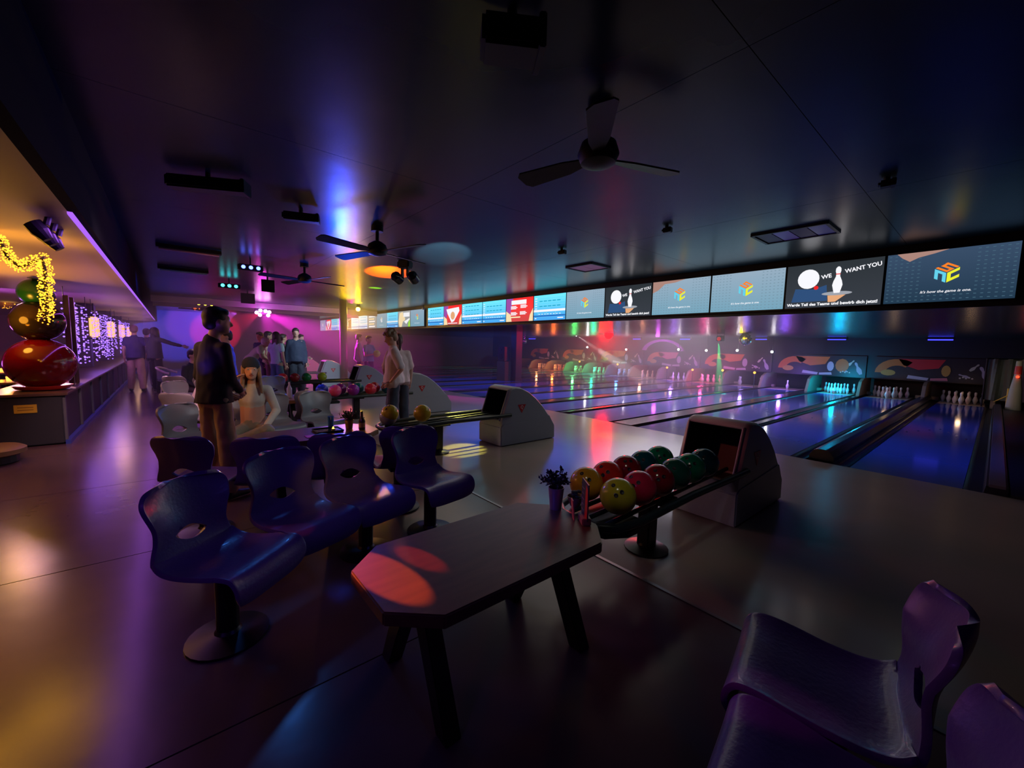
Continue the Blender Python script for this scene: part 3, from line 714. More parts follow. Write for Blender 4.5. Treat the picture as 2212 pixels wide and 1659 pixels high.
        b.poly([(-hw, y - .0004, -hh), (-hw, y - .0004, -0.02), (-0.35, y - .0004, -0.12), (-0.3, y - .0004, -hh)], EI['cream'])
        b.poly([(hw, y - .0004, -hh), (hw, y - .0004, 0.02), (0.42, y - .0004, -0.15), (0.38, y - .0004, -hh)], EI['cream'])
        part('picture', b, EL, t)
        b = MB()
        if kd == 'promo2':
            rect(b, -0.32, 0.14, 0.28, 0.25, y - .001, EI['white'])
            for (x0, z0) in ((-0.34, 0.02), (0.05, 0.04), (-0.34, -0.14), (0.03, -0.13)):
                for r in range(3): rect(b, x0, z0 + 0.03 * r, x0 + 0.27 - 0.05 * ((r + 1) % 2), z0 + 0.022 + 0.03 * r, y - .001, EI['white'])
            rect(b, -0.34, -0.21, 0.05, -0.175, y - .001, EI['cream'])
        else:
            b.poly([(-0.38, y - .001, 0.2), (0.38, y - .001, 0.24), (0.42, y - .001, 0.12), (0.1, y - .001, -0.2), (-0.05, y - .001, -0.24), (-0.3, y - .001, 0.05)], EI['white'])
            disc(b, 0.02, -0.02, 0.13, y - .0016, EI['skin'], 14); rect(b, -0.28, -0.275, 0.3, -0.25, y - .001, EI['white'])
        part('headline', b, EL, t)
    elif kd == 'party':
        b = MB()
        b.poly([(-0.5, y, -0.1), (-0.4, y, 0.24), (-0.1, y, 0.28), (-0.05, y, 0.1), (0.1, y, 0.05), (0.1, y, -0.05), (-0.1, y, -0.1), (-0.2, y, -hh), (-0.4, y, -hh)], EI['cream'])
        rect(b, -0.05, 0.08, 0.48, 0.24, y - .0004, EI['white']); b.poly([(0.35, y, -hh), (0.53, y, -hh), (0.5, y, 0.0), (0.38, y, -0.15)], EI['lime'])
        b.poly([(0.0, y, -0.1), (0.45, y, 0.02), (0.5, y, -0.02), (0.2, y, -0.2)], EI['white']); part('picture', b, EL, t)
    elif kd == 'dark':
        b = MB()
        for r in range(5): rect(b, -0.35, -0.25 + r * 0.11, 0.35 - 0.07 * (r % 2), -0.19 + r * 0.11, y, EI['cream' if r % 2 else 'white'])
        part('text_lines', b, EL, t)
gx = xr - 12 * SW - 0.13
t = thing('ceiling_camera', 'small white camera in the gap of the screen row', 'camera', (gx - 0.1, YS - 0.05, 2.76))
b = MB(); b.box((0, 0, 0), (0.07, 0.12, 0.06), bev=0.01); part('camera_body', b, cm('white_plastic', (0.6, 0.6, 0.62), 0.4), t)
b = MB(); b.tube([(0, 0, 0.03), (0, 0, 0.11)], 0.012, 6); part('bracket', b, M_metal, t)

# ------------------------------------------------------------------ bowling seats
M_seat = cm('seat_violet', (0.12, 0.065, 0.26), 0.32, coat=0.1, bump=0.08, bump_scale=60)
def seat_mesh(col, name):
    prof = [(0.262, 0.31), (0.275, 0.35), (0.272, 0.395), (0.245, 0.43), (0.19, 0.437), (0.11, 0.427), (0.02, 0.415), (-0.07, 0.412), (-0.13, 0.425), (-0.17, 0.455), (-0.192, 0.50), (-0.205, 0.55), (-0.215, 0.61), (-0.232, 0.67), (-0.250, 0.725), (-0.262, 0.76), (-0.270, 0.785), (-0.274, 0.80)]
    wid = [0.195, 0.215, 0.222, 0.225, 0.228, 0.23, 0.225, 0.222, 0.22, 0.212, 0.198, 0.186, 0.192, 0.212, 0.222, 0.212, 0.185, 0.12]
    NU, sub = 44, 6
    P2 = []; W = []
    n = len(prof)
    def cr(a, b_, c, d, t): return 0.5 * ((2 * b_) + (-a + c) * t + (2 * a - 5 * b_ + 4 * c - d) * t * t + (-a + 3 * b_ - 3 * c + d) * t ** 3)
    for i in range(n - 1):
        for s in range(sub):
            t = s / sub; A = prof[max(i - 1, 0)]; B_ = prof[i]; C_ = prof[i + 1]; D = prof[min(i + 2, n - 1)]
            P2.append((cr(A[0], B_[0], C_[0], D[0], t), cr(A[1], B_[1], C_[1], D[1], t)))
            W.append(cr(wid[max(i - 1, 0)], wid[i], wid[i + 1], wid[min(i + 2, n - 1)], t))
    P2.append(prof[-1]); W.append(wid[-1])
    NV = len(P2)
    bm = bmesh.new(); grid = []
    Ls = [0.0]
    for j in range(1, NV): Ls.append(Ls[-1] + math.hypot(P2[j][0] - P2[j - 1][0], P2[j][1] - P2[j - 1][1]))
    jh = min(range(NV), key=lambda j: abs(P2[j][1] - 0.535) + (0 if P2[j][0] < 0 else 9))
    Lh = Ls[jh]
    def pos(x, L):
        j = 0
        while j < NV - 2 and Ls[j + 1] < L: j += 1
        t = (L - Ls[j]) / (Ls[j + 1] - Ls[j])
        y = P2[j][0] * (1 - t) + P2[j + 1][0] * t; z = P2[j][1] * (1 - t) + P2[j + 1][1] * t
        w = W[j] * (1 - t) + W[j + 1] * t
        q = (x / w)
        back = min(1, max(0, (z - 0.46) / 0.2))
        y += back * 0.055 * q * q + 0.0
        if y > -0.1 or z < 0.45: z += (1 - back) * 0.016 * q ** 4
        return V((x, y, z))
    par = []
    for j in range(NV):
        row = []
        for i in range(NU + 1):
            u = -1 + 2 * i / NU; x = u * W[j]; L = Ls[j]
            row.append([x, L])
        par.append(row)
    ha, hb = 0.082, 0.036
    def rr(x, L):
        dx = x / ha; dl = (L - Lh - 0.10 * x) / (hb * (1 - 0.55 * min(1, dx * dx)))
        return math.hypot(dx, dl)
    RV = [[rr(*q) for q in row] for row in par]
    keep = [[max(RV[j][i], RV[j][i + 1], RV[j + 1][i + 1], RV[j + 1][i]) >= 1.0 for i in range(NU)] for j in range(NV - 1)]
    for j in range(NV):
        for i in range(NU + 1):
            if 0.3 < RV[j][i] < 1.0:
                x0, L0 = par[j][i]; k = 1.0
                for _ in range(40):
                    if rr(x0 * k, Lh + (L0 - Lh) * k) >= 1.0: break
                    k += 0.03
                par[j][i] = [x0 * k, Lh + (L0 - Lh) * k]
    vs = [[bm.verts.new(pos(*q)) for q in row] for row in par]
    for j in range(NV - 1):
        for i in range(NU):
            if keep[j][i]: bm.faces.new((vs[j][i], vs[j][i + 1], vs[j + 1][i + 1], vs[j + 1][i]))
    for v in [v for v in bm.verts if not v.link_faces]: bm.verts.remove(v)
    bmesh.ops.recalc_face_normals(bm, faces=bm.faces[:])
    me = bpy.data.meshes.new(name); bm.to_mesh(me); bm.free()
    o = bpy.data.objects.new('tmp', me); COL.objects.link(o)
    md = o.modifiers.new('s', 'SOLIDIFY'); md.thickness = 0.02; md.offset = 0; md.use_rim = True
    md = o.modifiers.new('b', 'BEVEL'); md.width = 0.007; md.segments = 2; md.limit_method = 'ANGLE'; md.angle_limit = 1.0
    dg = bpy.context.evaluated_depsgraph_get()
    me2 = bpy.data.meshes.new_from_object(o.evaluated_get(dg)); bpy.data.objects.remove(o)
    me2.name = name; me2.materials.clear(); me2.materials.append(col); smooth_mesh(me2, 1.0)
    return me2
SEAT = seat_mesh(M_seat, 'seat_shell')
M_seat_grey = cm('seat_grey', (0.20, 0.20, 0.22), 0.35, bump=0.05, bump_scale=60)
SEAT_G = SEAT.copy(); SEAT_G.materials.clear(); SEAT_G.materials.append(M_seat_grey)
b = MB(); b.lathe([(0.18, 0), (0.18, 0.012), (0.06, 0.035), (0.05, 0.05)], 24); PB = b.mesh('base_plate', M_metal, True)
b = MB(); b.lathe([(0.05, 0.04), (0.05, 0.385)], 16); b.box((0, 0, 0.392), (0.22, 0.26, 0.02)); PC = b.mesh('column', M_metal, True)
SEATS_A = [(-2.39, 0.17, 40), (-2.68, 0.58, 20), (-2.82, 1.03, 13), (-2.84, 1.56, 9)]
def facing(deg): return math.radians(deg) - PI / 2
def bank(k, mirrored, which, data, label3, label4):
    dx = -PS * k
    L = [((x if not mirrored else -6.26 - x) + dx, y, a if not mirrored else 180 - a) for x, y, a in SEATS_A]
    out = []
    def add_seat(root, s, ped, ox, oy, orz):
        x, y, a = s
        M = Matrix.Rotation(-orz, 4, 'Z') @ Matrix.Translation((x - ox, y - oy, 0))
        loc = M.translation; rz = facing(a) - orz
        o = link('seat_shell', data, root, loc, rz)
        if ped:
            link('base_plate', PB, root, loc, 0); link('pedestal_column', PC, root, loc, rz)
    if label3:
        r = thing('seat_bank', label3, 'seats', (L[1][0], L[1][1], 0))
        for j in which[0]: add_seat(r, L[j], j != 1, L[1][0], L[1][1], 0)
    if label4:
        r = thing('bowling_chair', label4, 'seat', (L[3][0], L[3][1], 0))
        add_seat(r, L[3], True, L[3][0], L[3][1], 0)
w3 = ((0, 1, 2),)
bank(0, False, w3, SEAT, 'three joined violet moulded seats facing the front table', 'single violet moulded seat at the lane end of the front row')
bank(0, True, w3, SEAT, 'three joined dark seats seen from behind, back to back with the front violet row', 'dark seat back peeping out behind the single violet seat')
for (sx_, sy_, sa_, lb_) in ((-0.25, 1.60, 192, 'dark moulded seat with a pink-lit edge at the lower right corner'), (-0.13, 1.13, 190, 'dark moulded seat cut off by the bottom edge of the picture at the right')):
    r = thing('bowling_chair', lb_, 'seat', (sx_, sy_, 0))
    link('seat_shell', SEAT, r, (0, 0, 0), facing(sa_)); link('base_plate', PB, r); link('pedestal_column', PC, r)
bank(1, False, w3, SEAT_G, 'three joined grey seats where the woman in the beanie sits', 'single grey moulded seat left of the plant on the second table')
bank(1, True, w3, SEAT_G, 'three joined dark grey seats behind the woman in the beanie', 'grey seat turned away behind the single grey seat')
bank(2, False, w3, SEAT_G, 'three joined grey seats by the third ball return', 'single grey seat facing the third table')
bank(2, True, w3, SEAT_G, 'three joined grey seats turned to the fourth ball return', 'single grey seat turned to the fourth ball return')

# ------------------------------------------------------------------ tables
M_wood = wood('table_wood', (0.10, 0.05, 0.03), (0.22, 0.11, 0.06), 0.38)
def table(cx, cy, label):
    t = thing('low_table', label, 'table', (cx, cy, 0))
    hx, hy, c = 0.32, 0.60, 0.15; z = 0.55
    prof = [(-hx + c, -hy), (hx - c, -hy), (hx, -hy + c * 1.1), (hx, hy - c), (hx - c, hy), (-hx + c, hy), (-hx, hy - c), (-hx, -hy + c * 1.1)]
    b = MB(); b.prism(prof, z - 0.055, z, 'z'); part('table_top', b, M_wood, t, bev=0.006)
    b = MB(); b.box((0, 0, z - 0.075), (0.10, 0.95, 0.04)); part('support_rail', b, M_metal, t)
    for sy in (-0.38, 0.38):
        for sx in (-1, 1):
            b = MB()
            b.prism([(sx * 0.02, z - 0.06), (sx * 0.10, z - 0.06), (sx * 0.14, 0.38), (sx * 0.30, 0.0), (sx * 0.22, 0.0), (sx * 0.05, 0.36)], sy - 0.035, sy + 0.035, 'y')
            part('leg', b, M_metal, t, bev=0.004)
    return t
table(-1.49, 1.14, 'dark wooden low table with cut corners in front of the violet seats')
table(-1.49 - PS, 1.14, 'brown wooden low table with plant and tray, beyond the violet seats')
table(-1.49 - 2 * PS, 1.14, 'blue-lit low table behind the woman in the beanie')

# ------------------------------------------------------------------ ball returns
M_hood = cm('hood_plastic', (0.29, 0.34, 0.43), 0.45, bump=0.03, bump_scale=40)
M_hoodin = cm('hood_dark', (0.015, 0.015, 0.02), 0.6)
M_rail = cm('rail_rubber', (0.02, 0.035, 0.04), 0.35)
def ball_return(cx, y0, label, far=False, Mh=None):
    Mh = Mh or M_hood
    t = thing('ball_return', label, 'ball return', (cx, y0, 0))
    hw = 0.275
    outer = [(0.02, 0.0), (0.0, 0.03), (-0.02, 0.40), (0.14, 0.84), (0.17, 0.875), (0.24, 0.89), (0.36, 0.875), (0.52, 0.81), (0.68, 0.70), (0.84, 0.56), (0.97, 0.41), (1.06, 0.27), (1.10, 0.22), (1.11, 0.03), (1.09, 0.0)]
    # rounded hood: three nested profiles across the width
    b = MB(); n = len(outer); cxm, czm = 0.5, 0.35
    rings = []
    for (xx, sc) in ((-hw, 0.955), (-hw + 0.015, 0.985), (-hw + 0.05, 1.0), (hw - 0.05, 1.0), (hw - 0.015, 0.985), (hw, 0.955)):
        rings.append([(xx, cxm + (y - cxm) * sc, max(0, czm + (z - czm) * sc)) for y, z in outer])
    vs = [p for r_ in rings for p in r_]; fs = []
    for i in range(5):
        for j in range(n):
            k2 = (j + 1) % n
            if j in (2,) and i == 2: continue       # mouth opening in the middle of the sloping front
            fs.append((i * n + j, i * n + k2, (i + 1) * n + k2, (i + 1) * n + j))
    fs.append(tuple(range(n))); fs.append(tuple(5 * n + j for j in range(n - 1, -1, -1)))
    b.add(vs, fs); hood = part('hood', b, Mh, t, smooth=True)
    # rim round the mouth and its dark inside
    b = MB(); ip = [(-0.02, 0.40), (0.14, 0.84), (0.42, 0.78), (0.42, 0.36)]
    b.prism(ip, -hw + 0.052, hw - 0.052, 'x')
    bm = bmesh.new()
    a0, a1 = V((0, -0.02, 0.40)), V((0, 0.14, 0.84)); w = hw - 0.05
    dd = V((0, 0.42, -0.04))
    vv = [V((s * w, a.y, a.z)) for a in (a0, a1) for s in (-1, 1)]
    wv = [p + dd for p in vv]
    b = MB(); b.add(vv + wv, [(4, 5, 7, 6), (0, 1, 5, 4), (2, 6, 7, 3), (0, 4, 6, 2), (1, 3, 7, 5)]); part('mouth', b, M_hoodin, t)
    b = MB(); d = (a1 - a0).normalized(); nrm = V((0, -d.z, d.y)) * 0.012
    q = [V((-w - .01, a0.y, a0.z)), V((w + .01, a0.y, a0.z)), V((w + .01, a1.y, a1.z)), V((-w - .01, a1.y, a1.z))]
    b.tube([p + nrm * 0.4 for p in q], 0.016, 8, closed=True); part('mouth_rim', b, Mh, t, smooth=True)
    if not far:
        b = MB(); b.box((-0.02, -0.008, 0.21), (0.34, 0.014, 0.28), bev=0.006); part('service_door', b, Mh, t)
        b = MB(); sk = [(-0.018, 0.012), (-0.024, 0.30), (0.02, 0.345), (0.98, 0.405), (1.07, 0.27), (1.11, 0.22), (1.118, 0.012)]
        b.prism(sk, -hw - 0.007, hw + 0.007, 'x'); part('lower_skirt', b, Mh, t, bev=0.012, smooth=True)
    b = MB(); xx = hw + 0.002
    z0 = 0.565
    b.add([(xx + .003, 0.30, z0 + 0.05), (xx + .003, 0.46, z0 + 0.05), (xx + .003, 0.38, z0 - 0.08), (xx - .004, 0.30, z0 + 0.05), (xx - .004, 0.46, z0 + 0.05), (xx - .004, 0.38, z0 - 0.08)], [(0, 1, 2), (3, 5, 4), (0, 3, 4, 1), (1, 4, 5, 2), (2, 5, 3, 0)])
    em = part('emblem', b, cm('emblem_red', (0.45, 0.02, 0.03), 0.35), t, label='red triangular emblem')
    b = MB()
    for i in range(10):
        a = 2 * PI * i / 12 - 0.4; a2 = 2 * PI * (i + 1) / 12 - 0.4
        b.poly([(xx + .0045, 0.38 + r_ * math.cos(q_), z0 + 0.012 + r_ * math.sin(q_)) for q_, r_ in ((a, 0.016), (a, 0.027), (a2, 0.027), (a2, 0.016))])
    b.poly([(xx + .0045, 0.385, z0 + 0.0), (xx + .0045, 0.40, z0 + 0.0), (xx + .0045, 0.39, z0 - 0.045)])
    part('emblem_mark', b, cm('mark_white', (0.7, 0.6, 0.6), 0.4), em)
    # rails with rounded front tray
    zr = 0.47; yf = -1.72
    for (x0, nm) in ((-0.27, 'rail'), (0.27, 'rail')):
        s = 1 if x0 > 0 else -1
        pts = [(x0 * 1.04, 0.16, zr + 0.0), (x0 * 1.04, 0.0, zr), (x0, -0.8, zr), (x0, yf + 0.25, zr - 0.02), (x0 * 0.85, yf + 0.08, zr - 0.03), (x0 * 0.5, yf, zr - 0.03), (0.0, yf - 0.03, zr - 0.03)]
        b = MB(); b.tube(pts, 0.028, 10); part('rail', b, M_rail, t, smooth=True)
    for xx in (-0.135, 0.0, 0.135):
        b = MB(); b.tube([(xx, 0.1, zr - 0.0), (xx, yf + 0.1, zr - 0.045)], 0.016, 8); part('ball_track', b, M_rail, t, smooth=True)
    b = MB()
    b.prism([(-0.24, yf + 0.42), (0.24, yf + 0.42), (0.24, yf + 0.2), (0.16, yf + 0.06), (0.0, yf + 0.01), (-0.16, yf + 0.06), (-0.24, yf + 0.2)], zr - 0.12, zr - 0.07, 'z'); part('front_tray', b, M_rail, t, bev=0.01)
    b = MB(); b.lathe([(0.16, 0), (0.16, 0.015), (0.07, 0.04), (0.06, 0.06)], 20, T=T_((0, -0.92, 0))); part('base_plate', b, M_metal, t, smooth=True)
    b = MB(); b.box((0, -0.92, 0.22), (0.10, 0.12, 0.42), bev=0.01); b.box((0, -0.92, 0.415), (0.34, 0.2, 0.03)); part('post', b, M_metal, t)
    return t
HX = -1.585
ball_return(HX, 3.62, 'dim violet ball return holding eleven coloured balls, nearest to the viewer')
ball_return(HX - P - 0.09, 3.72, 'grey ball return with red triangle emblem and two yellow balls')
ball_return(HX - 2 * P - 0.1, 3.72, 'grey ball return behind the man in the white shirt')
ball_return(HX - 3 * P - 0.1, 3.8, 'grey ball return with green and red balls, right of the group of players', far=True)
ball_return(HX - 4 * P - 0.1, 3.8, 'grey ball return left of the pillar, farther back', far=True)
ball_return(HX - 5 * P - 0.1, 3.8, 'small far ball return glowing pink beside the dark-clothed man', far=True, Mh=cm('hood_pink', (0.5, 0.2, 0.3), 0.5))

BR = 0.113
def bowling_ball(p, col, label, r=BR, group=None, rot=(0.5, 0.3), holes=True):
    key = 'ball_%02x%02x%02x' % tuple(int(c * 255) for c in col)
    M = cm(key, col, 0.16, noise_amt=0.25, noise_scale=14)
    t = thing('bowling_ball', label, 'ball', p, 0, group)
    b = MB(); b.ball((0, 0, 0), r, 28, 18); part('ball_shell', b, M, t, smooth=True)
    if holes:
        d0 = V((math.sin(rot[0]) * math.cos(rot[1]), math.sin(rot[0]) * math.sin(rot[1]), math.cos(rot[0])))
        ax = d0.orthogonal().normalized(); ay = d0.cross(ax)
        for (hx, hy) in ((-0.021, 0.03), (0.021, 0.03), (0.0, -0.035)):
            d = (d0 * r + ax * hx + ay * hy).normalized()
            q = d.to_track_quat('Z', 'Y').to_matrix().to_4x4()
            bb = MB(); bb.lathe([(0.0, -0.004), (0.0125, -0.003), (0.0135, 0.0012), (0.012, 0.0016), (0.0, -0.001)], 10, T=Matrix.Translation(d * (r + 0.0002)) @ q); part('finger_hole', bb, M_black, t)
    return t
to_cam = lambda x, y: math.atan2(-y, -x)
B1 = [((1291, 1050), (0.75, 0.36, 0.02), 'amber yellow ball, front of the left row'), ((1330, 1036), (0.75, 0.03, 0.02), 'bright red ball second in the left row'),
      ((1368, 1018), (0.30, 0.01, 0.02), 'dark red ball third in the left row'), ((1403, 1008), (0.0, 0.09, 0.11), 'dark teal ball fourth in the left row'), ((1436, 1000), (0.0, 0.22, 0.10), 'green ball at the back of the left row'),
      ((1358, 1075), (0.55, 0.48, 0.03), 'yellow ball, front of the right row'), ((1402, 1059), (0.65, 0.02, 0.07), 'crimson ball second in the right row'), ((1440, 1042), (0.28, 0.01, 0.02), 'dark red ball third in the right row'),
      ((1472, 1032), (0.01, 0.10, 0.07), 'dark green ball fourth in the right row'), ((1505, 1018), (0.0, 0.20, 0.10), 'green ball fifth in the right row'), ((1530, 1008), (0.01, 0.07, 0.10), 'dark teal ball at the back of the right row')]
for i, ((u, v), c, lb) in enumerate(B1):
    row = 0 if i < 5 else 1; j = i if i < 5 else i - 5
    p = V((HX + (-0.135 if row == 0 else 0.135), 2.13 + j * 0.232 - 0.02 * row, 0.47 + BR + j * 0.004))
    bowling_ball(p, c, lb + ' on the nearest ball return', rot=(0.9, to_cam(p.x, p.y) + random.uniform(-.5, .5)))
X2, Y2 = HX - P - 0.09, 3.72
p = at_z(850, 898, 0.59); bowling_ball((X2 - 0.10, p.y + 0.02, 0.595), (0.62, 0.5, 0.03), 'yellow ball with speckles, left of two on the second ball return', rot=(0.6, -1))
p = at_z(911, 893, 0.59); bowling_ball((X2 + 0.10, p.y, 0.595), (0.70, 0.55, 0.03), 'plain yellow ball, right of two on the second ball return', rot=(1.2, 2))
bowling_ball((X2 - 0.12, 2.14, 0.55), (0.42, 0.42, 0.42), 'pale grey ball lying low in the front tray of the second ball return', rot=(0.3, 0))
X3 = HX - 2 * P - 0.1
B3 = [((0.02, 0.05, 0.5), 'small blue ball'), ((0.8, 0.08, 0.25), 'hot pink ball'), ((0.2, 0.01, 0.2), 'dark plum ball'), ((0.25, 0.02, 0.35), 'purple ball'), ((0.0, 0.13, 0.16), 'dark teal ball'), ((0.65, 0.03, 0.06), 'red ball'), ((0.35, 0.01, 0.03), 'dark red ball'), ((0.0, 0.1, 0.13), 'deep teal ball by the hood')]
for j, (c, lb) in enumerate(B3):
    bowling_ball((X3 + (0.12 if j % 2 else -0.12), 2.2 + j * 0.17, 0.58), c, lb + ' on the third ball return behind the grey seat', holes=False)
X4 = HX - 3 * P - 0.1
for j, (c, lb) in enumerate([((0.7, 0.05, 0.06), 'bright red ball'), ((0.3, 0.03, 0.03), 'brownish red ball'), ((0.01, 0.25, 0.06), 'green ball'), ((0.4, 0.6, 0.03), 'lime ball')]):
    bowling_ball((X4 + 0.1, 2.1 + j * 0.27 + (0.1 if j == 3 else 0), 0.59), c, lb + ' on the fourth ball return', holes=False)

# ------------------------------------------------------------------ table things
M_leaf = cm('plant_leaf', (0.05, 0.055, 0.035), 0.6)
def potted_plant(p, label, Mp, h=0.13, r=0.047):
    t = thing('potted_plant', label, 'plant', p)
    b = MB(); b.lathe([(r * 0.72, 0.0), (r * 0.74, 0.01), (r, h), (r * 0.93, h), (r * 0.9, h - 0.012)], 20); part('pot', b, Mp, t, smooth=True)
    b = MB(); b.lathe([(0.001, h - 0.014), (r * 0.9, h - 0.012)], 14); part('soil', b, cm('soil', (0.03, 0.02, 0.015), 0.9), t)
    b = MB(); rnd = random.Random(3)
    bl = MB()
    for i in range(46):
        a = rnd.uniform(0, 2 * PI); tl = rnd.uniform(0.02, 0.11); hh = h + rnd.uniform(0.035, 0.12) - tl * 0.35
        base = V((rnd.uniform(-.02, .02), rnd.uniform(-.02, .02), h - 0.01)); tip = V((tl * math.cos(a), tl * math.sin(a), hh))
        mid = (base + tip) / 2 + V((0, 0, 0.02))
        b.tube([base, mid, tip], [0.002, 0.0016, 0.001], 4)
        for q in range(9):
            f = 0.35 + 0.65 * q / 8; c = base.lerp(mid, f * 2) if f < 0.5 else mid.lerp(tip, (f - 0.5) * 2)
            d = V((rnd.uniform(-1, 1), rnd.uniform(-1, 1), rnd.uniform(-.2, 1))).normalized(); s = rnd.uniform(0.009, 0.018)
            e = d.orthogonal().normalized() * s * 0.5
            bl.add([c, c + d * s * 0.6 + e, c + d * s * 1.5, c + d * s * 0.6 - e], [(0, 1, 2, 3)])
    part('stems', b, M_leaf, t); part('leaves', bl, M_leaf, t, kind='stuff')
    return t
pp = at_z(1200, 1098, 0.55)
potted_plant(pp, 'small bushy plant in a pink-lit metal pot on the front table', cm('pot_metal', (0.5, 0.32, 0.38), 0.28, 0.6))
pp2 = at_z(1243, 1100, 0.55)
t = thing('small_bowl', 'small brown bowl between plant and menu card on the front table', 'bowl', pp2 + V((-0.03, 0.03, 0)))
b = MB(); b.lathe([(0.022, 0), (0.03, 0.008), (0.045, 0.05), (0.05, 0.065), (0.046, 0.065), (0.04, 0.05), (0.0, 0.014)], 18); part('bowl_shell', b, cm('terracotta', (0.35, 0.16, 0.1), 0.5), t, smooth=True)
b = MB()
for i in range(12):
    a = i * 2.4; b.ball((0.025 * math.cos(a) * (i % 3) / 2, 0.025 * math.sin(a) * (i % 3) / 2, 0.06 + 0.01 * (i % 4)), 0.013, 6, 4, sc=(1.4, 1, 0.7))
part('dried_moss', b, M_leaf, t, kind='stuff')
def menu(p, rz, label):
    t = thing('menu_holder', label, 'menu card', p, rz)
    b = MB(); b.box((0, 0, 0.02), (0.10, 0.05, 0.04), bev=0.004); part('holder_base', b, cm('menu_base', (0.55, 0.22, 0.18), 0.4), t)
    b = MB(); b.box((0, 0.0, 0.13), (0.13, 0.006, 0.20)); part('card', b, cm('menu_dark', (0.06, 0.03, 0.10), 0.35), t)
    b = MB()
    for r_ in range(5): b.poly([(-0.055, -0.0035, 0.06 + r_ * 0.03), (-0.008 - 0.01 * (r_ % 2), -0.0035, 0.06 + r_ * 0.03), (-0.008 - 0.01 * (r_ % 2), -0.0035, 0.066 + r_ * 0.03), (-0.055, -0.0035, 0.066 + r_ * 0.03)], 1)
    b.poly([(0.012, -0.0035, 0.04), (0.06, -0.0035, 0.04), (0.06, -0.0035, 0.20), (0.02, -0.0035, 0.22)], 0)
    part('card_print', b, [cm('menu_red', (0.7, 0.03, 0.03), 0.4), cm('menu_text', (0.45, 0.35, 0.5), 0.4)], t)
    b = MB(); b.box((-0.04, -0.05, 0.06), (0.045, 0.006, 0.12), T=T_((0, 0, 0), rx=0.1)); part('folded_leaflet', b, cm('leaflet', (0.8, 0.2, 0.12), 0.4), t)
menu(at_z(1262, 1128, 0.55), -0.62, 'standing red and black menu card at the lane end of the front table')
spot((-3.4, -0.2, 2.6), at_z(1262, 1128, 0.6), (1.0, 0.12, 0.10), 35, 7, 0.5, 0.02)
# second table
z2 = 0.55
cxt = -1.49 - PS
q = at_z(767, 925, z2); potted_plant(V((min(q.x, cxt + 0.2), 1.48, z2)), 'grassy plant in a small pot on the second table', cm('pot_amber', (0.25, 0.15, 0.07), 0.3), 0.1)
for i, (dx, dy, lb) in enumerate([(0.12, 0.06, 'small round glass bottle right of the plant on the second table')]):
    t = thing('glass_bottle', lb, 'bottle', (cxt + dx - 0.02, 1.52 + dy, z2))
    b = MB(); b.lathe([(0.03, 0), (0.034, 0.01), (0.034, 0.10), (0.014, 0.14), (0.012, 0.2), (0.014, 0.205)], 16); part('bottle_glass', b, cm('bottle_glass', (0.06, 0.035, 0.02), 0.1), t, smooth=True)
    b = MB(); b.lathe([(0.0345, 0.03), (0.0345, 0.08)], 16); part('bottle_label', b, cm('amber_label', (0.5, 0.3, 0.1), 0.5), t)
t = thing('serving_tray', 'black tray with a tiny amber light on the second table', 'tray', (cxt - 0.02, 1.26, z2))
b = MB(); b.box((0, 0, 0.006), (0.22, 0.26, 0.012), bev=0.003); part('tray_plate', b, M_gloss_black, t)
b = MB(); b.tube([(-0.11, -0.13, 0.016), (0.11, -0.13, 0.016), (0.11, 0.13, 0.016), (-0.11, 0.13, 0.016)], 0.006, 6, closed=True); part('tray_rim', b, M_gloss_black, t)
t = thing('tea_light', 'tiny glowing amber tea light on the black tray', 'candle', (cxt + 0.03, 1.3, z2 + 0.012))
b = MB(); b.lathe([(0.02, 0), (0.022, 0.02), (0.018, 0.02), (0.016, 0.01)], 14); part('cup', b, M_chrome, t)
b = MB(); b.ball((0, 0, 0.026), 0.009, 8, 6, sc=(1, 1, 1.6)); part('flame', b, ce('flame', (1.0, 0.4, 0.02), 14.0), t)
t = thing('coaster', 'flat magenta coaster on the second table', 'coaster', (cxt + 0.16, 1.05, z2))
b = MB(); b.box((0, 0, 0.003), (0.12, 0.10, 0.005), bev=0.001); part('card', b, cm('coaster_magenta', (0.7, 0.05, 0.5), 0.5), t)
t = thing('drinking_glass', 'blue-lit tumbler standing on the seat edge right of the grey seat', 'glass', (-5.75, 2.0, 0.0))
t.location = (cxt - 0.23, 1.35, z2)
b = MB(); b.lathe([(0.028, 0), (0.034, 0.12), (0.031, 0.12), (0.026, 0.008)], 16); part('glass_wall', b, cm('blue_glass', (0.03, 0.15, 0.5), 0.15), t, smooth=True)
# yellow light on the end of table 2
spot((-5.6, 3.6, 2.8), (cxt + 0.15, 1.68, 0.55), (1, 0.7, 0), 25, 6, 0.5, 0.01)
t = thing('drinks_stand', 'blue-lit clear bottle on the third table', 'bottle', (-1.49 - 2 * PS, 1.5, 0.55))
b = MB(); b.lathe([(0.035, 0), (0.04, 0.02), (0.04, 0.16), (0.015, 0.22), (0.015, 0.27)], 14); part('bottle_glass', b, cm('pale_glass', (0.4, 0.45, 0.8), 0.1), t, smooth=True)

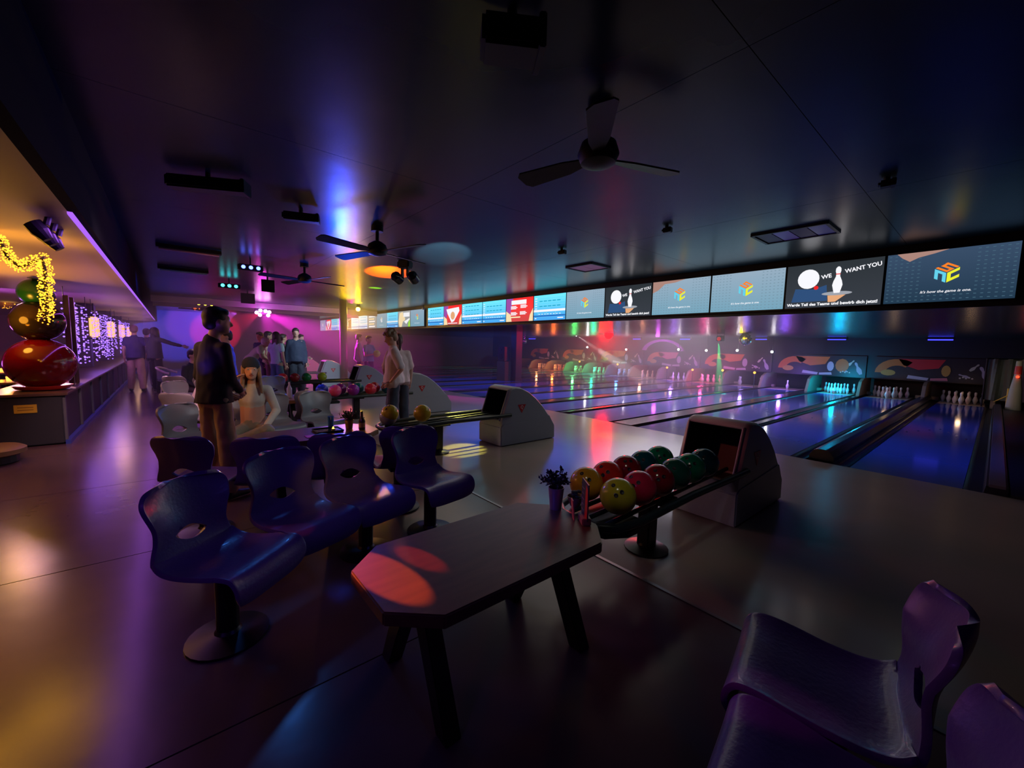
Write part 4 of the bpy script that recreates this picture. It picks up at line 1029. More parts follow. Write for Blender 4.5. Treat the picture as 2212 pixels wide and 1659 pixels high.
# ------------------------------------------------------------------ pillars
def pillar(cx, cy, w, label, extra=False, z1=ZC, M=None, rounded=False):
    t = thing('pillar', label, 'pillar', (cx, cy, 0))
    b = MB()
    if rounded: b.lathe([(w / 2, 0.0), (w / 2, z1)], 20)
    else: b.box((0, 0, z1 / 2), (w, w, z1))
    part('pillar_shaft', b, M or cm('pillar_dark', (0.05, 0.03, 0.04), 0.35), t, bev=0.0 if rounded else 0.01, smooth=rounded)
    b = MB(); b.box((0, 0, 0.05), (w + 0.04, w + 0.04, 0.1)); part('pillar_foot', b, M_black, t)
    return t
q = at_z(743, 838); pillar(-14.2, 4.5, 0.24, 'slim dark pillar with a pink-lit edge left of the screens', rounded=True, M=cm('pillar_wood', (0.12, 0.06, 0.05), 0.3))
spot((-16.6, 5.6, 2.6), (-14.2, 4.6, 1.6), (1.0, 0.0, 0.3), 200, 60, 0.5, 0.02)
q = at_z(1113, 822)
t = pillar(-13.4, 11.5, 0.35, 'black pillar standing between the lanes under the screens', z1=ZL, M=M_black)
t = thing('speaker_box', 'black loudspeaker box in front of the pillar between the lanes', 'speaker', (-13.75, 11.1, 0))
b = MB(); b.box((0, 0, 0.42), (0.55, 0.35, 0.84), bev=0.01); part('stand', b, cm('stand_brown', (0.05, 0.04, 0.03), 0.6), t)
b = MB(); b.box((0, 0, 1.16), (0.45, 0.35, 0.62), bev=0.02); part('cabinet', b, M_black, t)
for zz, rr_ in ((1.05, 0.13), (1.33, 0.06)):
    b = MB(); b.lathe([(rr_, 0), (rr_, 0.01), (rr_ * 0.8, 0.008), (0.01, -0.01)], 18, T=T_((0, -0.178, zz), rx=PI / 2)); part('cone', b, M_metal, t, smooth=True)

# ------------------------------------------------------------------ ceiling things
M_fan = cm('fan_black', (0.01, 0.011, 0.014), 0.55)
def fan(cx, cy, zh, rot, label, L=0.62, n=4):
    t = thing('ceiling_fan', label, 'fan', (cx, cy, 0), rot)
    b = MB(); b.lathe([(0.07, ZC - 0.06), (0.07, ZC)], 16); b.tube([(0, 0, zh), (0, 0, ZC - 0.03)], 0.02, 10); part('down_rod', b, M_fan, t, smooth=True)
    b = MB(); b.lathe([(0.04, zh - 0.07), (0.10, zh - 0.05), (0.12, zh), (0.10, zh + 0.06), (0.04, zh + 0.1)], 20); part('motor', b, M_fan, t, smooth=True)
    for i in range(n):
        bb = MB(); Tm = Matrix.Rotation(2 * PI * i / n, 4, 'Z') @ Matrix.Translation((0, 0, zh - 0.02)) @ Matrix.Rotation(0.22, 4, 'X')
        bb.prism([(0.10, -0.03), (0.22, -0.06), (L - 0.03, -0.075), (L, -0.04), (L, 0.05), (L - 0.03, 0.075), (0.22, 0.055), (0.10, 0.03)], -0.005, 0.005, 'z', 0, Tm); part('blade', bb, M_fan, t)
q = at_z(1292, 342, 2.6); fan(q.x, q.y, 2.62, -0.87, 'large black ceiling fan over the approach, nearest to the viewer', 0.56, 3)
q = at_z(815, 540, 2.6); fan(q.x, q.y, 2.6, 0.3, 'black ceiling fan left of the pale ceiling patch', 0.75)
q = at_z(658, 603, 2.6); fan(q.x, q.y, 2.6, 0.25, 'black ceiling fan above the yellow-lit blade streak', 0.75)
q = at_z(440, 668, 2.6); fan(q.x, q.y, 2.6, 0.2, 'small far ceiling fan before the blue and red wall', 0.75)
def led_bar(u, v, z, L, colr, label, s=6.0):
    p = at_z(u, v, z); t = thing('led_bar', label, 'stage light', (p.x, p.y, 0))
    b = MB(); b.box((0, 0, z), (0.12, L, 0.10), bev=0.01); part('lamp_housing', b, M_black, t)
    b = MB(); b.tube([(0, 0, z + 0.04), (0, 0, ZC)], 0.012, 6); part('hanger', b, M_black, t)
    for i in range(3):
        b = MB(); b.ball((0.062, (i - 1) * L * 0.3, z), L * 0.085, 12, 8, sc=(0.4, 1, 1)); part('lens', b, ce('led_' + label[:8], colr, s), t)
led_bar(541, 579, 2.72, 0.36, (0.10, 0.15, 1.0), 'blue three-lamp LED bar on the ceiling')
led_bar(495, 618, 2.72, 0.42, (0.05, 0.8, 0.9), 'cyan three-lamp LED bar on the ceiling')
led_bar(443, 657, 2.72, 0.6, (1.0, 0.75, 0.05), 'yellow three-lamp LED bar far down the ceiling')
led_bar(433, 668, 2.72, 0.6, (1.0, 0.1, 0.02), 'red three-lamp LED bar at the far end of the ceiling')
t = thing('disco_lamp', 'cluster of six glaring magenta lamps hanging at the back', 'stage light', disco)
b = MB(); b.box((-0.1, 0, 0.05), (0.14, 0.5, 0.2), bev=0.02); b.tube([(-0.1, 0, 0.1), (-0.1, 0, ZC - disco.z)], 0.02, 6); part('lamp_housing', b, M_black, t)
for (dy, dz) in ((-0.2, 0.0), (-0.08, 0.08), (-0.1, -0.08), (0.08, 0.07), (0.2, 0.04), (0.16, -0.08)):
    b = MB(); b.ball((0.02, dy, dz), 0.062, 10, 7); part('lens', b, ce('pink_lens', (1.0, 0.45, 1.0), 12.0), t)
t = thing('yellow_lamp', 'glaring yellow lamp under the ceiling right of the slim pillar', 'stage light', ylamp)
b = MB(); b.lathe([(0.05, 0.0), (0.08, 0.06), (0.05, ZC - ylamp.z)], 12); part('lamp_housing', b, M_black, t)
b = MB(); b.ball((0.03, -0.02, -0.02), 0.075, 12, 8); part('bulb', b, ce('yellow_bulb', (1.0, 0.62, 0.05), 30.0), t)
q = at_z(875, 597, 2.62)
t = thing('moving_head_lamp', 'black twin-headed stage lamp hanging beside the orange projection', 'stage light', (q.x, q.y, 0), 0.6)
b = MB(); b.box((0, 0, 2.81), (0.22, 0.16, 0.12), bev=0.02); part('lamp_base', b, M_black, t)
for s in (-1, 1):
    b = MB(); b.box((s * 0.05, 0, 2.70), (0.03, 0.05, 0.16)); part('yoke', b, M_black, t)
    b = MB(); b.lathe([(0.05, -0.11), (0.085, -0.08), (0.085, 0.06), (0.05, 0.1)], 18, T=T_((s * 0.15, 0, 2.60), rx=1.2, ry=s * 0.3)); part('lamp_head', b, M_gloss_black, t, smooth=True)
def track_box(u, v, z, d, rz, label, name='ceiling_projector', cat='ceiling box', M=M_black):
    p = at_z(u, v, z); t = thing(name, label, cat, (p.x, p.y, 0), rz)
    b = MB(); b.box((0, 0, z), d, bev=0.015); part('housing', b, M, t)
    b = MB(); b.tube([(0, 0, z), (0, 0, ZC)], 0.02, 6); part('mount', b, M_black, t)
    b = MB(); b.box((d[0] / 2 - 0.01, 0, z), (0.03, d[1] * 1.15, d[2] * 1.1), bev=0.005); part('end_plate', b, M, t)
q1, q2 = at_z(365, 392, 2.78), at_z(535, 408, 2.78); mid = (q1 + q2) / 2
track_box(450, 400, 2.78, ((q2 - q1).length, 0.14, 0.10), math.atan2((q2 - q1).y, (q2 - q1).x), 'long dark ceiling box casting a slanted outline, upper left')
track_box(650, 470, 2.78, (0.34, 0.12, 0.08), 1.2, 'short dark ceiling box between the long box and the fans')
track_box(1440, 497, 2.83, (0.10, 0.06, 0.05), 0.2, 'tiny black ceiling sensor above the screen row', 'ceiling_sensor', 'sensor')
track_box(1213, 545, 2.83, (0.12, 0.06, 0.05), 0.2, 'tiny black ceiling sensor above the pink-lit vent', 'ceiling_sensor', 'sensor')
track_box(1915, 397, 2.83, (0.10, 0.08, 0.05), 0.2, 'tiny black ceiling sensor at the upper right', 'ceiling_sensor', 'sensor')
track_box(1105, 90, 2.75, (0.25, 0.16, 0.12), 1.0, 'black ceiling box with two tiny blue points near the top edge')
for (u, v, rz) in ((552, 618, 0), (585, 612, 0), (430, 645, 0)): pass
track_box(578, 618, 2.68, (0.10, 0.22, 0.24), 0, 'black hanging speaker left of the fan over the group', 'hanging_speaker', 'speaker')
track_box(535, 645, 2.68, (0.10, 0.30, 0.26), 0, 'small black hanging speaker on the violet beam', 'hanging_speaker', 'speaker')
def vent(pts, Ms, label):
    q = [at_z(u, v, ZC - 0.004) for u, v in pts]; c = sum(q, V()) / 4
    sx = (max(p.x for p in q) - min(p.x for p in q)); sy = (max(p.y for p in q) - min(p.y for p in q))
    t = thing('ceiling_vent', label, 'vent', (c.x, c.y, ZC))
    b = MB(); 
    for (cx, cy, dx, dy) in ((0, sy / 2, sx, 0.03), (0, -sy / 2, sx, 0.03), (sx / 2, 0, 0.03, sy), (-sx / 2, 0, 0.03, sy)): b.box((cx, cy, -0.012), (dx + 0.0, dy, 0.024))
    part('vent_frame', b, M_black, t)
    n = len(Ms)
    for i in range(n):
        w = (sy - 0.04) / n; b = MB(); b.box((0, -sy / 2 + 0.02 + w * (i + 0.5), -0.006), (sx - 0.04, w - 0.01, 0.01)); part('vent_panel', b, Ms[i], t)
M_v1 = cm('vent_violet', (0.35, 0.2, 0.75), 0.4); M_v2 = cm('vent_dark', (0.10, 0.06, 0.14), 0.5); M_v3 = cm('vent_blue', (0.05, 0.05, 0.5), 0.4); M_v4 = cm('vent_pink', (0.75, 0.4, 0.6), 0.5)
q = at_z(1750, 495, ZC)
def vent_xy(cx, cy, sx, sy, Ms, label, along='x'):
    t = thing('ceiling_vent', label, 'vent', (cx, cy, ZC))
    b = MB()
    for (ax, ay, dx, dy) in ((0, sy / 2, sx, 0.03), (0, -sy / 2, sx, 0.03), (sx / 2, 0, 0.03, sy), (-sx / 2, 0, 0.03, sy)): b.box((ax, ay, -0.012), (dx, dy, 0.024))
    part('vent_frame', b, M_black, t); n = len(Ms)
    for i in range(n):
        w = (sx - 0.04) / n; b = MB(); b.box((-sx / 2 + 0.02 + w * (i + 0.5), 0, -0.008), (w - 0.012, sy - 0.04, 0.012)); part('vent_panel', b, Ms[i], t)
vent_xy(-1.62, 5.55, 0.72, 0.5, [M_v2, M_v1, M_v2, M_v3], 'rectangular ceiling vent with violet and blue panels above the right screens')
vent_xy(-4.6, 5.5, 0.55, 0.5, [M_v4, M_v4], 'small pink-lit ceiling vent above the middle of the screens')
spot((-1.6, 5.0, 1.6), (-1.55, 5.55, ZC), (0.35, 0.15, 1.0), 5, 34, 0.4, 0.02)
spot((-4.6, 5.0, 1.6), (-4.6, 5.5, ZC), (1.0, 0.4, 0.8), 5, 22, 0.4, 0.02)
# fluorescent fittings over the left aisle
for (u, v, M, lb) in ((397, 586, cm('tube_blue', (0.3, 0.5, 0.8), 0.4), 'unlit pale blue tube fitting on the ceiling over the aisle'), (410, 543, cm('tube_pink', (0.5, 0.3, 0.4), 0.4), 'unlit pinkish tube fitting on the ceiling over the aisle')):
    p = at_z(u, v, ZC - 0.06); t = thing('tube_fitting', lb, 'ceiling light', (p.x, p.y, 0))
    b = MB(); b.box((0, 0, ZC - 0.03), (0.10, 0.78, 0.05)); part('fitting_body', b, M_black, t)
    b = MB(); b.tube([(0, -0.36, ZC - 0.07), (0, 0.36, ZC - 0.07)], 0.018, 8); part('tube', b, M, t)
# hanging bracket cluster on the bulkhead
q = at_y(158, 455, -0.5)
t = thing('track_spots', 'cluster of three black spot heads on the bulkhead edge above the bar', 'spotlight', (q.x, -0.55, 0))
b = MB(); b.box((0, 0, 2.42), (0.6, 0.05, 0.04)); part('track_rail', b, M_black, t)
for i in range(3):
    b = MB(); b.tube([(-0.2 + 0.2 * i, -0.02, 2.42), (-0.2 + 0.2 * i, -0.06, 2.25)], 0.018, 8); b.lathe([(0.03, -0.06), (0.05, 0.0), (0.05, 0.06)], 12, T=T_((-0.2 + 0.2 * i, -0.09, 2.2), rx=0.6)); part('spot_head', b, M_black, t)

# ------------------------------------------------------------------ bar counter and left side
M_counter = cm('counter_dark', (0.02, 0.025, 0.035), 0.45)
CY0 = -1.16
t = thing('bar_counter', 'long dark low counter with posts along the aisle at the left', 'counter', (-8.2, CY0, 0))
b = MB(); b.box((-9.3, -0.35, 0.35), (18.6, 0.7, 0.66), bev=0.01); part('counter_body', b, M_counter, t)
b = MB(); b.box((-9.3, -0.33, 0.70), (18.7, 0.78, 0.035), bev=0.006); part('counter_top', b, wood('counter_wood', (0.06, 0.035, 0.03), (0.12, 0.07, 0.05), 0.3), t)
for i in range(14):
    b = MB(); b.box((-0.06 - i * 1.3, 0.012, 0.35), (0.07, 0.03, 0.66), bev=0.004); part('front_post', b, cm('counter_post', (0.10, 0.11, 0.13), 0.4), t)
b = MB(); b.box((-9.3, 0.03, 0.03), (18.6, 0.05, 0.06)); part('plinth', b, cm('plinth_blue_glow', (0.03, 0.06, 0.35), 0.4), t)  # blue glow on the plinth put into its base colour
b = MB(); b.box((0.012, -0.33, 0.52), (0.01, 0.20, 0.11)); pl = part('sign_plate', b, cm('plate_yellow', (0.55, 0.38, 0.03), 0.4), t, label='small yellow plate')
b = MB()
for r_ in range(2): b.poly([(0.018, -0.40, 0.535 - r_ * 0.035), (0.018, -0.26, 0.535 - r_ * 0.035), (0.018, -0.26, 0.545 - r_ * 0.035), (0.018, -0.40, 0.545 - r_ * 0.035)])
part('plate_print', b, cm('plate_ink', (0.2, 0.12, 0.02), 0.5), pl)
# end cabinet, continuing left out of the picture
t = thing('bar_cabinet', 'dark wooden cabinet end left of the counter corner', 'cabinet', (-8.35, -2.4, 0))
b = MB(); b.box((-0.3, -0.6, 0.33), (1.0, 1.9, 0.64), bev=0.01); part('cabinet_body', b, M_counter, t)
b = MB(); b.box((-0.3, -0.6, 0.67), (1.1, 2.0, 0.05), bev=0.008); part('cabinet_top', b, MT['counter_dark'] if False else bpy.data.materials['counter_wood'], t)
spot((-6.0, -0.6, 2.1), (-8.0, -1.8, 0.5), (1.0, 0.45, 0.05), 3, 50, 0.8, 0.1)
# round bench edge at the left border
q = at_z(5, 985, 0.12)
t = thing('round_stool', 'low round upholstered stool cut off by the left picture edge', 'stool', (q.x - 0.2, q.y - 0.15, 0))
b = MB(); b.lathe([(0.22, 0.0), (0.24, 0.02), (0.24, 0.10)], 20); part('stool_base', b, M_black, t)
b = MB(); b.lathe([(0.26, 0.10), (0.30, 0.12), (0.30, 0.17), (0.25, 0.2), (0.0, 0.205)], 24); part('cushion', b, cm('stool_fabric', (0.2, 0.12, 0.05), 0.5), t, smooth=True)
# stacked giant ornaments
OX = -8.75
OY = at_x(90, 790, OX).y
def orn(zc, r, col, label, rough=0.12, leaf=False, M=None):
    t = thing('giant_ornament', label, 'ornament', (OX, OY, 0))
    b = MB(); b.ball((0, 0, zc), r, 32, 20); part('ornament_ball', b, M or cm('orn_' + label[:12], tuple(c * .4 for c in col), rough, coat=0.3), t, smooth=True)
    b = MB(); b.lathe([(0.06, zc + r * 0.985), (0.06, zc + r + 0.03), (0.03, zc + r + 0.04)], 14); part('ornament_cap', b, cm('gold', (0.7, 0.45, 0.1), 0.25, 0.9), t, smooth=True)
    return t
p = at_x(90, 790, OX); 
orn(1.09, 0.36, (0.30, 0.006, 0.006), 'giant glossy red ornament ball at the bottom of the stack on the bar')
orn(1.69, 0.275, (0.05, 0.035, 0.02), 'giant glossy black and gold ornament ball in the middle of the stack', M=cm('orn_gold', (0.05, 0.03, 0.015), 0.12, 0.6))
t = orn(2.12, 0.0001, (0.0, 0.1, 0.02), 'x') if False else None
t = thing('giant_ornament', 'dark green ornament ball with a leaf at the top of the stack', 'ornament', (OX - 0.05, OY, 0))
b = MB(); b.ball((0, 0, 2.09), 0.19, 26, 16); part('ornament_ball', b, cm('orn_green', (0.008, 0.07, 0.02), 0.25), t, smooth=True)
b = MB(); b.prism([(0, 0), (0.12, 0.05), (0.28, 0.02), (0.16, -0.05)], 2.272, 2.282, 'z'); part('leaf', b, cm('leaf_dark', (0.02, 0.03, 0.015), 0.5), t)
t = thing('ornament_dish', 'red dish the ornament stack stands in', 'dish', (OX, OY, 0.717))
b = MB(); b.lathe([(0.18, 0.0), (0.26, 0.02), (0.30, 0.07), (0.27, 0.07), (0.2, 0.03), (0.0, 0.02)], 24); part('dish_shell', b, cm('dish_red', (0.5, 0.03, 0.02), 0.3), t, smooth=True)
# string-light garland
M_bulb = ce('warm_bulb', (1.0, 0.36, 0.02), 3.2)
def bulbs(pts, rad, n, r, M, rnd):
    b = MB(); octv = [(1, 0, 0), (-1, 0, 0), (0, 1, 0), (0, -1, 0), (0, 0, 1), (0, 0, -1)]; octf = [(0, 2, 4), (2, 1, 4), (1, 3, 4), (3, 0, 4), (2, 0, 5), (1, 2, 5), (3, 1, 5), (0, 3, 5)]
    segs = [(pts[i + 1] - pts[i]).length for i in range(len(pts) - 1)]; tot = sum(segs)
    for k in range(n):
        s = rnd.uniform(0, tot); i = 0
        while i < len(segs) - 1 and s > segs[i]: s -= segs[i]; i += 1
        c = pts[i].lerp(pts[i + 1], s / segs[i])
        a = V((rnd.gauss(0, 1), rnd.gauss(0, 1), rnd.gauss(0, 1))).normalized() * rad * rnd.uniform(0.7, 1.0)
        q = c + a; rr_ = r * rnd.uniform(0.7, 1.3)
        b.add([q + V(o) * rr_ for o in octv], octf)
    return b
gp = [(-60, 470), (-30, 500), (0, 520), (18, 558), (45, 578), (72, 566), (92, 556), (98, 590), (100, 630), (102, 665), (98, 690)]
GX = -5.0
gpts = [at_x(u, v, GX) for u, v in gp]
rnd = random.Random(5)
t = thing('string_light_garland', 'thick garland of warm string lights swooping over the ornament stack', 'string lights', (0, 0, 0))
b = MB(); b.tube(gpts, 0.012, 6); part('wire_bundle', b, cm('wire_green', (0.02, 0.03, 0.015), 0.7), t)
part('light_bulbs', bulbs(gpts, 0.05, 1100, 0.0056, M_bulb, rnd), M_bulb, t, kind='stuff')
point(gpts[4] + V((-0.2, -0.1, -0.1)), (1.0, 0.45, 0.03), 7, 0.15); point(gpts[7] + V((-0.25, 0, 0)), (1.0, 0.45, 0.03), 4, 0.1)
point(gpts[1] + V((-0.3, -0.3, 0)), (1.0, 0.45, 0.03), 12, 0.15)
q = at_y(10, 650, -3.2)
t = thing('light_ball', 'round ball of warm string lights hanging at the left picture edge', 'string lights', q)
b = MB(); b.ball((0, 0, 0), 0.19, 16, 10); part('ball_frame', b, cm('wire_gold', (0.3, 0.15, 0.03), 0.6), t)
b = MB(); b.tube([(0, 0, 0.18), (0, 0, 2.3 - q.z)], 0.006, 5); part('hanger', b, M_black, t)
part('light_bulbs', bulbs([V((0, 0, -0.001)), V((0, 0, 0.001))], 0.2, 420, 0.011, M_bulb, rnd), M_bulb, t, kind='stuff')
point(q + V((0.25, 0.1, 0)), (1.0, 0.45, 0.05), 8, 0.2)
# glass partition posts near the ornaments and violet light curtains
t = thing('glass_partition', 'glass screen with two dark metal posts on the bar counter', 'partition', (-9.35, -1.2, 0))
for i, xx in enumerate((0, -0.45)):
    b = MB(); b.box((xx, 0, 1.42), (0.06, 0.06, 1.40), bev=0.006); part('post', b, cm('post_bronze', (0.12, 0.07, 0.07), 0.3, 0.5), t)
gl = bpy.data.materials.new('clear_glass'); gl.use_nodes = True; nt = gl.node_tree; nt.nodes.clear()
g1 = nt.nodes.new('ShaderNodeBsdfGlossy'); g1.inputs['Roughness'].default_value = 0.03; g2 = nt.nodes.new('ShaderNodeBsdfTransparent'); g2.inputs[0].default_value = (0.95, 0.97, 0.97, 1)
mx = nt.nodes.new('ShaderNodeMixShader'); fr = nt.nodes.new('ShaderNodeFresnel'); oo = nt.nodes.new('ShaderNodeOutputMaterial')
nt.links.new(fr.outputs[0], mx.inputs[0]); nt.links.new(g2.outputs[0], mx.inputs[1]); nt.links.new(g1.outputs[0], mx.inputs[2]); nt.links.new(mx.outputs[0], oo.inputs[0])
b = MB(); b.box((-0.22, 0, 1.4), (0.38, 0.01, 1.3)); part('glass_pane', b, gl, t)
M_vb = ce('violet_bulb', (0.26, 0.12, 1.0), 3.0)
def curtain(x0, x1, y, z0, z1, n, label, warm):
    t = thing('light_curtain', label, 'string lights', (0, 0, 0), 0, 'violet light curtains along the bar')
    b = MB(); b.tube([(x0, y, z1), (x1, y, z1)], 0.008, 6); b.tube([(x0, y, z1), (x0, y, 2.3)], 0.006, 5); b.tube([(x1, y, z1), (x1, y, 2.3)], 0.006, 5); part('hanging_rod', b, M_black, t)
    b = MB(); octv = [(1, 0, 0), (-1, 0, 0), (0, 1, 0), (0, -1, 0), (0, 0, 1), (0, 0, -1)]; octf = [(0, 2, 4), (2, 1, 4), (1, 3, 4), (3, 0, 4), (2, 0, 5), (1, 2, 5), (3, 1, 5), (0, 3, 5)]
    w = MB()
    for i in range(n):
        xx = x0 + (x1 - x0) * (i + rnd.uniform(0.2, 0.8)) / n; yy = y + rnd.uniform(-0.05, 0.05); L = (z1 - z0) * rnd.uniform(0.8, 1.0)
        w.tube([(xx, yy, z1), (xx, yy, z1 - L)], 0.0015, 3, cap=False)
        k = int(L / 0.085)
        for j in range(k):
            q = V((xx + rnd.uniform(-.01, .01), yy, z1 - (j + rnd.random()) * 0.085)); b.add([q + V(o) * (0.013 if x0 > -12 else 0.016) for o in octv], octf)
    part('light_bulbs', b, M_vb, t, kind='stuff'); part('light_wires', w, M_black, t, kind='stuff')
curtain(-12.2, -9.9, -1.30, 0.85, 2.08, 20, 'violet light curtain nearest the ornament stack on the bar', True)
curtain(-16.8, -12.8, -1.28, 0.85, 2.05, 24, 'violet light curtain farther down the bar beside the men', True)
curtain(-23.5, -17.6, -1.26, 0.9, 2.05, 26, 'violet light curtain at the far end of the bar', True)
point((-10.9, -1.2, 1.4), (0.35, 0.12, 1.0), 9, 0.4); point((-14.5, -1.2, 1.4), (0.35, 0.12, 1.0), 14, 0.4)
# bar pillars with warm lanterns
for i, (u_, lb) in enumerate([(202, 'nearest the ornaments'), (238, 'second along the bar'), (261, 'third along the bar'), (277, 'farthest along the bar')]):
    xx = at_y(u_, 680, -1.4).x
    t = thing('bar_pillar', 'dark square pillar standing on the bar counter, %s' % lb, 'pillar', (xx - 0.35, -1.66, 0))
    b = MB(); b.box((0, 0, 1.51), (0.32, 0.32, 1.58), bev=0.01); part('pillar_shaft', b, cm('bar_pillar', (0.06, 0.045, 0.09), 0.5), t)
    b = MB(); b.box((0, 0, 2.12), (0.5, 0.5, 0.3), bev=0.01); part('pillar_head', b, MT['bar_pillar'], t)
    t = thing('hanging_lantern', 'tall glowing warm lantern hanging over the bar, %s' % lb, 'lamp', (xx, -1.4, 0))
    b = MB(); b.box((0, 0, 1.72), (0.17, 0.17, 0.5), bev=0.03); part('lamp_shade', b, ce('lantern_warm', (1.0, 0.45, 0.18), 1.6), t)
    b = MB(); b.box((0, 0, 1.995), (0.30, 0.30, 0.04)); b.box((0, 0, 1.445), (0.30, 0.30, 0.04)); b.tube([(0, 0, 1.99), (0, 0, 2.3)], 0.012, 6); part('lamp_frame', b, M_metal, t)
    point((xx + 0.3, -1.0, 1.6), (1.0, 0.5, 0.25), 9, 0.15)
t = thing('pillar', 'dark brown square pillar rising behind the ornament stack', 'pillar', (-11.0, -2.75, 0))
b = MB(); b.box((0, 0, 1.15), (0.7, 0.5, 2.3), bev=0.01); part('pillar_shaft', b, cm('pillar_brown', (0.10, 0.06, 0.02), 0.5), t)
# bar room behind: pink wall light, tables with orange glow
spot((-13, -5.2, 2.1), (-16.5, -7.4, 1.2), (1.0, 0.0, 0.35), 500, 110, 0.9, 0.1)
spot((-15, -4.6, 0.6), (-20, -7.4, 1.0), (1.0, 0.03, 0.05), 300, 60, 0.5, 0.1)
for i, (u, v, c, lb) in enumerate([(5, 806, (1.0, 0.25, 0.02), 'orange-glowing table edge at the left, upper'), (20, 826, (1.0, 0.3, 0.08), 'orange-glowing table edge at the left, lower')]):
    q = at_z(u, v, 0.72)
    t = thing('bar_table', lb, 'table', (q.x, q.y, 0))
    b = MB(); b.box((0, 0, 0.73), (0.7, 0.7, 0.03), bev=0.004); part('table_top', b, cm('bar_table_top', (0.3, 0.15, 0.08), 0.25), t)
    b = MB(); b.lathe([(0.2, 0), (0.2, 0.02), (0.035, 0.05), (0.035, 0.715)], 14); part('table_leg', b, M_metal, t, smooth=True)
    t = thing('table_candle', 'small glowing candle glass on the %s' % lb, 'candle', (q.x, q.y, 0.746))
    b = MB(); b.lathe([(0.03, 0), (0.035, 0.07), (0.03, 0.07), (0.02, 0.02)], 12); part('candle_glass', b, ce('candle_glass', (1.0, 0.35, 0.05), 3.0), t)
    point((q.x + 0.1, q.y, 1.0), c, 5, 0.03)
# white round armchair at the aisle
p = at_z(372, 858)
t = thing('round_armchair', 'white round-backed armchair behind the grey seats at the aisle', 'chair', (p.x, p.y, 0), -0.3)
M_wp = cm('chair_white', (0.6, 0.5, 0.45), 0.4)
b = MB(); b.tube([(0.27 * math.cos(a), 0.27 * math.sin(a), 0.62 + 0.14 * max(0, -math.sin(a))) for a in [PI * 0.95 + 1.1 * PI * i / 14 for i in range(15)]], 0.03, 8); part('arm_rail', b, M_wp, t, smooth=True)
b = MB(); b.lathe([(0.05, 0.40), (0.25, 0.41), (0.27, 0.44), (0.25, 0.47), (0.0, 0.475)], 20); part('seat', b, cm('chair_grey', (0.25, 0.27, 0.32), 0.6), t, smooth=True)
b = MB(); b.lathe([(0.235, 0.46), (0.255, 0.46), (0.265, 0.70), (0.245, 0.70)], 20); 
bm = None
b = MB(); n = 12
for i in range(n):
    a0, a1 = PI * 1.1 + 0.8 * PI * i / n, PI * 1.1 + 0.8 * PI * (i + 1) / n
    b.add([(r_ * math.cos(a), r_ * math.sin(a), z_) for a in (a0, a1) for r_, z_ in ((0.25, 0.47), (0.25, 0.72), (0.27, 0.72), (0.27, 0.47))], [(0, 1, 5, 4), (1, 2, 6, 5), (2, 3, 7, 6), (3, 0, 4, 7)])
part('backrest', b, cm('chair_grey', (0.25, 0.27, 0.32), 0.6), t)
for i in range(4):
    a = PI / 4 + i * PI / 2; b = MB(); b.tube([(0.2 * math.cos(a), 0.2 * math.sin(a), 0.41), (0.25 * math.cos(a), 0.25 * math.sin(a), 0.0)], [0.018, 0.012], 8); part('leg', b, M_wp, t, smooth=True)

# draped figure at the right end of the lanes
q0 = at_y(2185, 850, 19.0)
t = thing('draped_figure', 'grey draped cloth hanging beside the right lane end', 'decoration', (q0.x, 19.0, 0))
b = MB(); n = 18
for i in range(n):
    for j in range(8):
        def W_(i, j): a = (i / n - 0.5) * 1.0; z = 0.22 + 1.25 * j / 8; return (a * (1.0 + 0.15 * (1 - j / 8)), 0.05 * math.sin(i * 1.3 + j * .2), z)
        b.add([W_(i, j), W_(i + 1, j), W_(i + 1, j + 1), W_(i, j + 1)], [(0, 1, 2, 3)])
part('cloth', b, cm('drape_grey', (0.10, 0.11, 0.10), 0.8), t, smooth=True)
b = MB(); b.tube([(-0.55, 0, 1.47), (0.55, 0, 1.47)], 0.02, 8); b.tube([(-0.55, 0.02, 0.0), (-0.55, 0.02, 1.47)], 0.02, 8); b.tube([(0.55, 0.02, 0.0), (0.55, 0.02, 1.47)], 0.02, 8); part('frame', b, M_metal, t)
p1, p2 = at_y(2175, 865, 18.6), at_y(2176, 835, 18.6)
t = thing('yellow_marker_cross', 'two crossed yellow rods standing before the grey cloth', 'rods', (p1.x, 18.6, 0))
b = MB(); b.tube([(0, 0, 0.03), (0, 0, 0.62)], 0.02, 6); part('rod', b, cm('rod_yellow', (0.75, 0.45, 0.05), 0.4), t)
b = MB(); b.tube([(-0.25, -0.03, 0.2), (0.24, -0.03, 0.62)], 0.014, 6); part('rod', b, cm('rod_yellow', (0.75, 0.45, 0.05), 0.4), t)
p1 = at_y(2200, 800, 18.4)
t = thing('tall_candle_prop', 'tall white candle-like prop with a red glowing point at the right edge', 'decoration', (p1.x, 18.4, 0))
b = MB(); b.lathe([(0.16, 0), (0.12, 0.6), (0.07, 1.0), (0.06, 1.4), (0.05, 1.42)], 14); part('prop_body', b, cm('prop_white', (0.35, 0.33, 0.27), 0.6), t, smooth=True)
b = MB(); b.ball((0, -0.12, 0.98), 0.035, 8, 6); part('red_point', b, ce('red_point', (1.0, 0.03, 0.01), 5.0), t)
b = MB(); b.lathe([(0.075, 1.05), (0.068, 1.28)], 14); part('red_band', b, cm('band_red', (0.5, 0.03, 0.02), 0.5), t)
spot((-0.5, 15.5, 2.0), (1.0, 18.8, 0.8), (1.0, 0.85, 0.55), 50, 40, 0.6, 0.05)

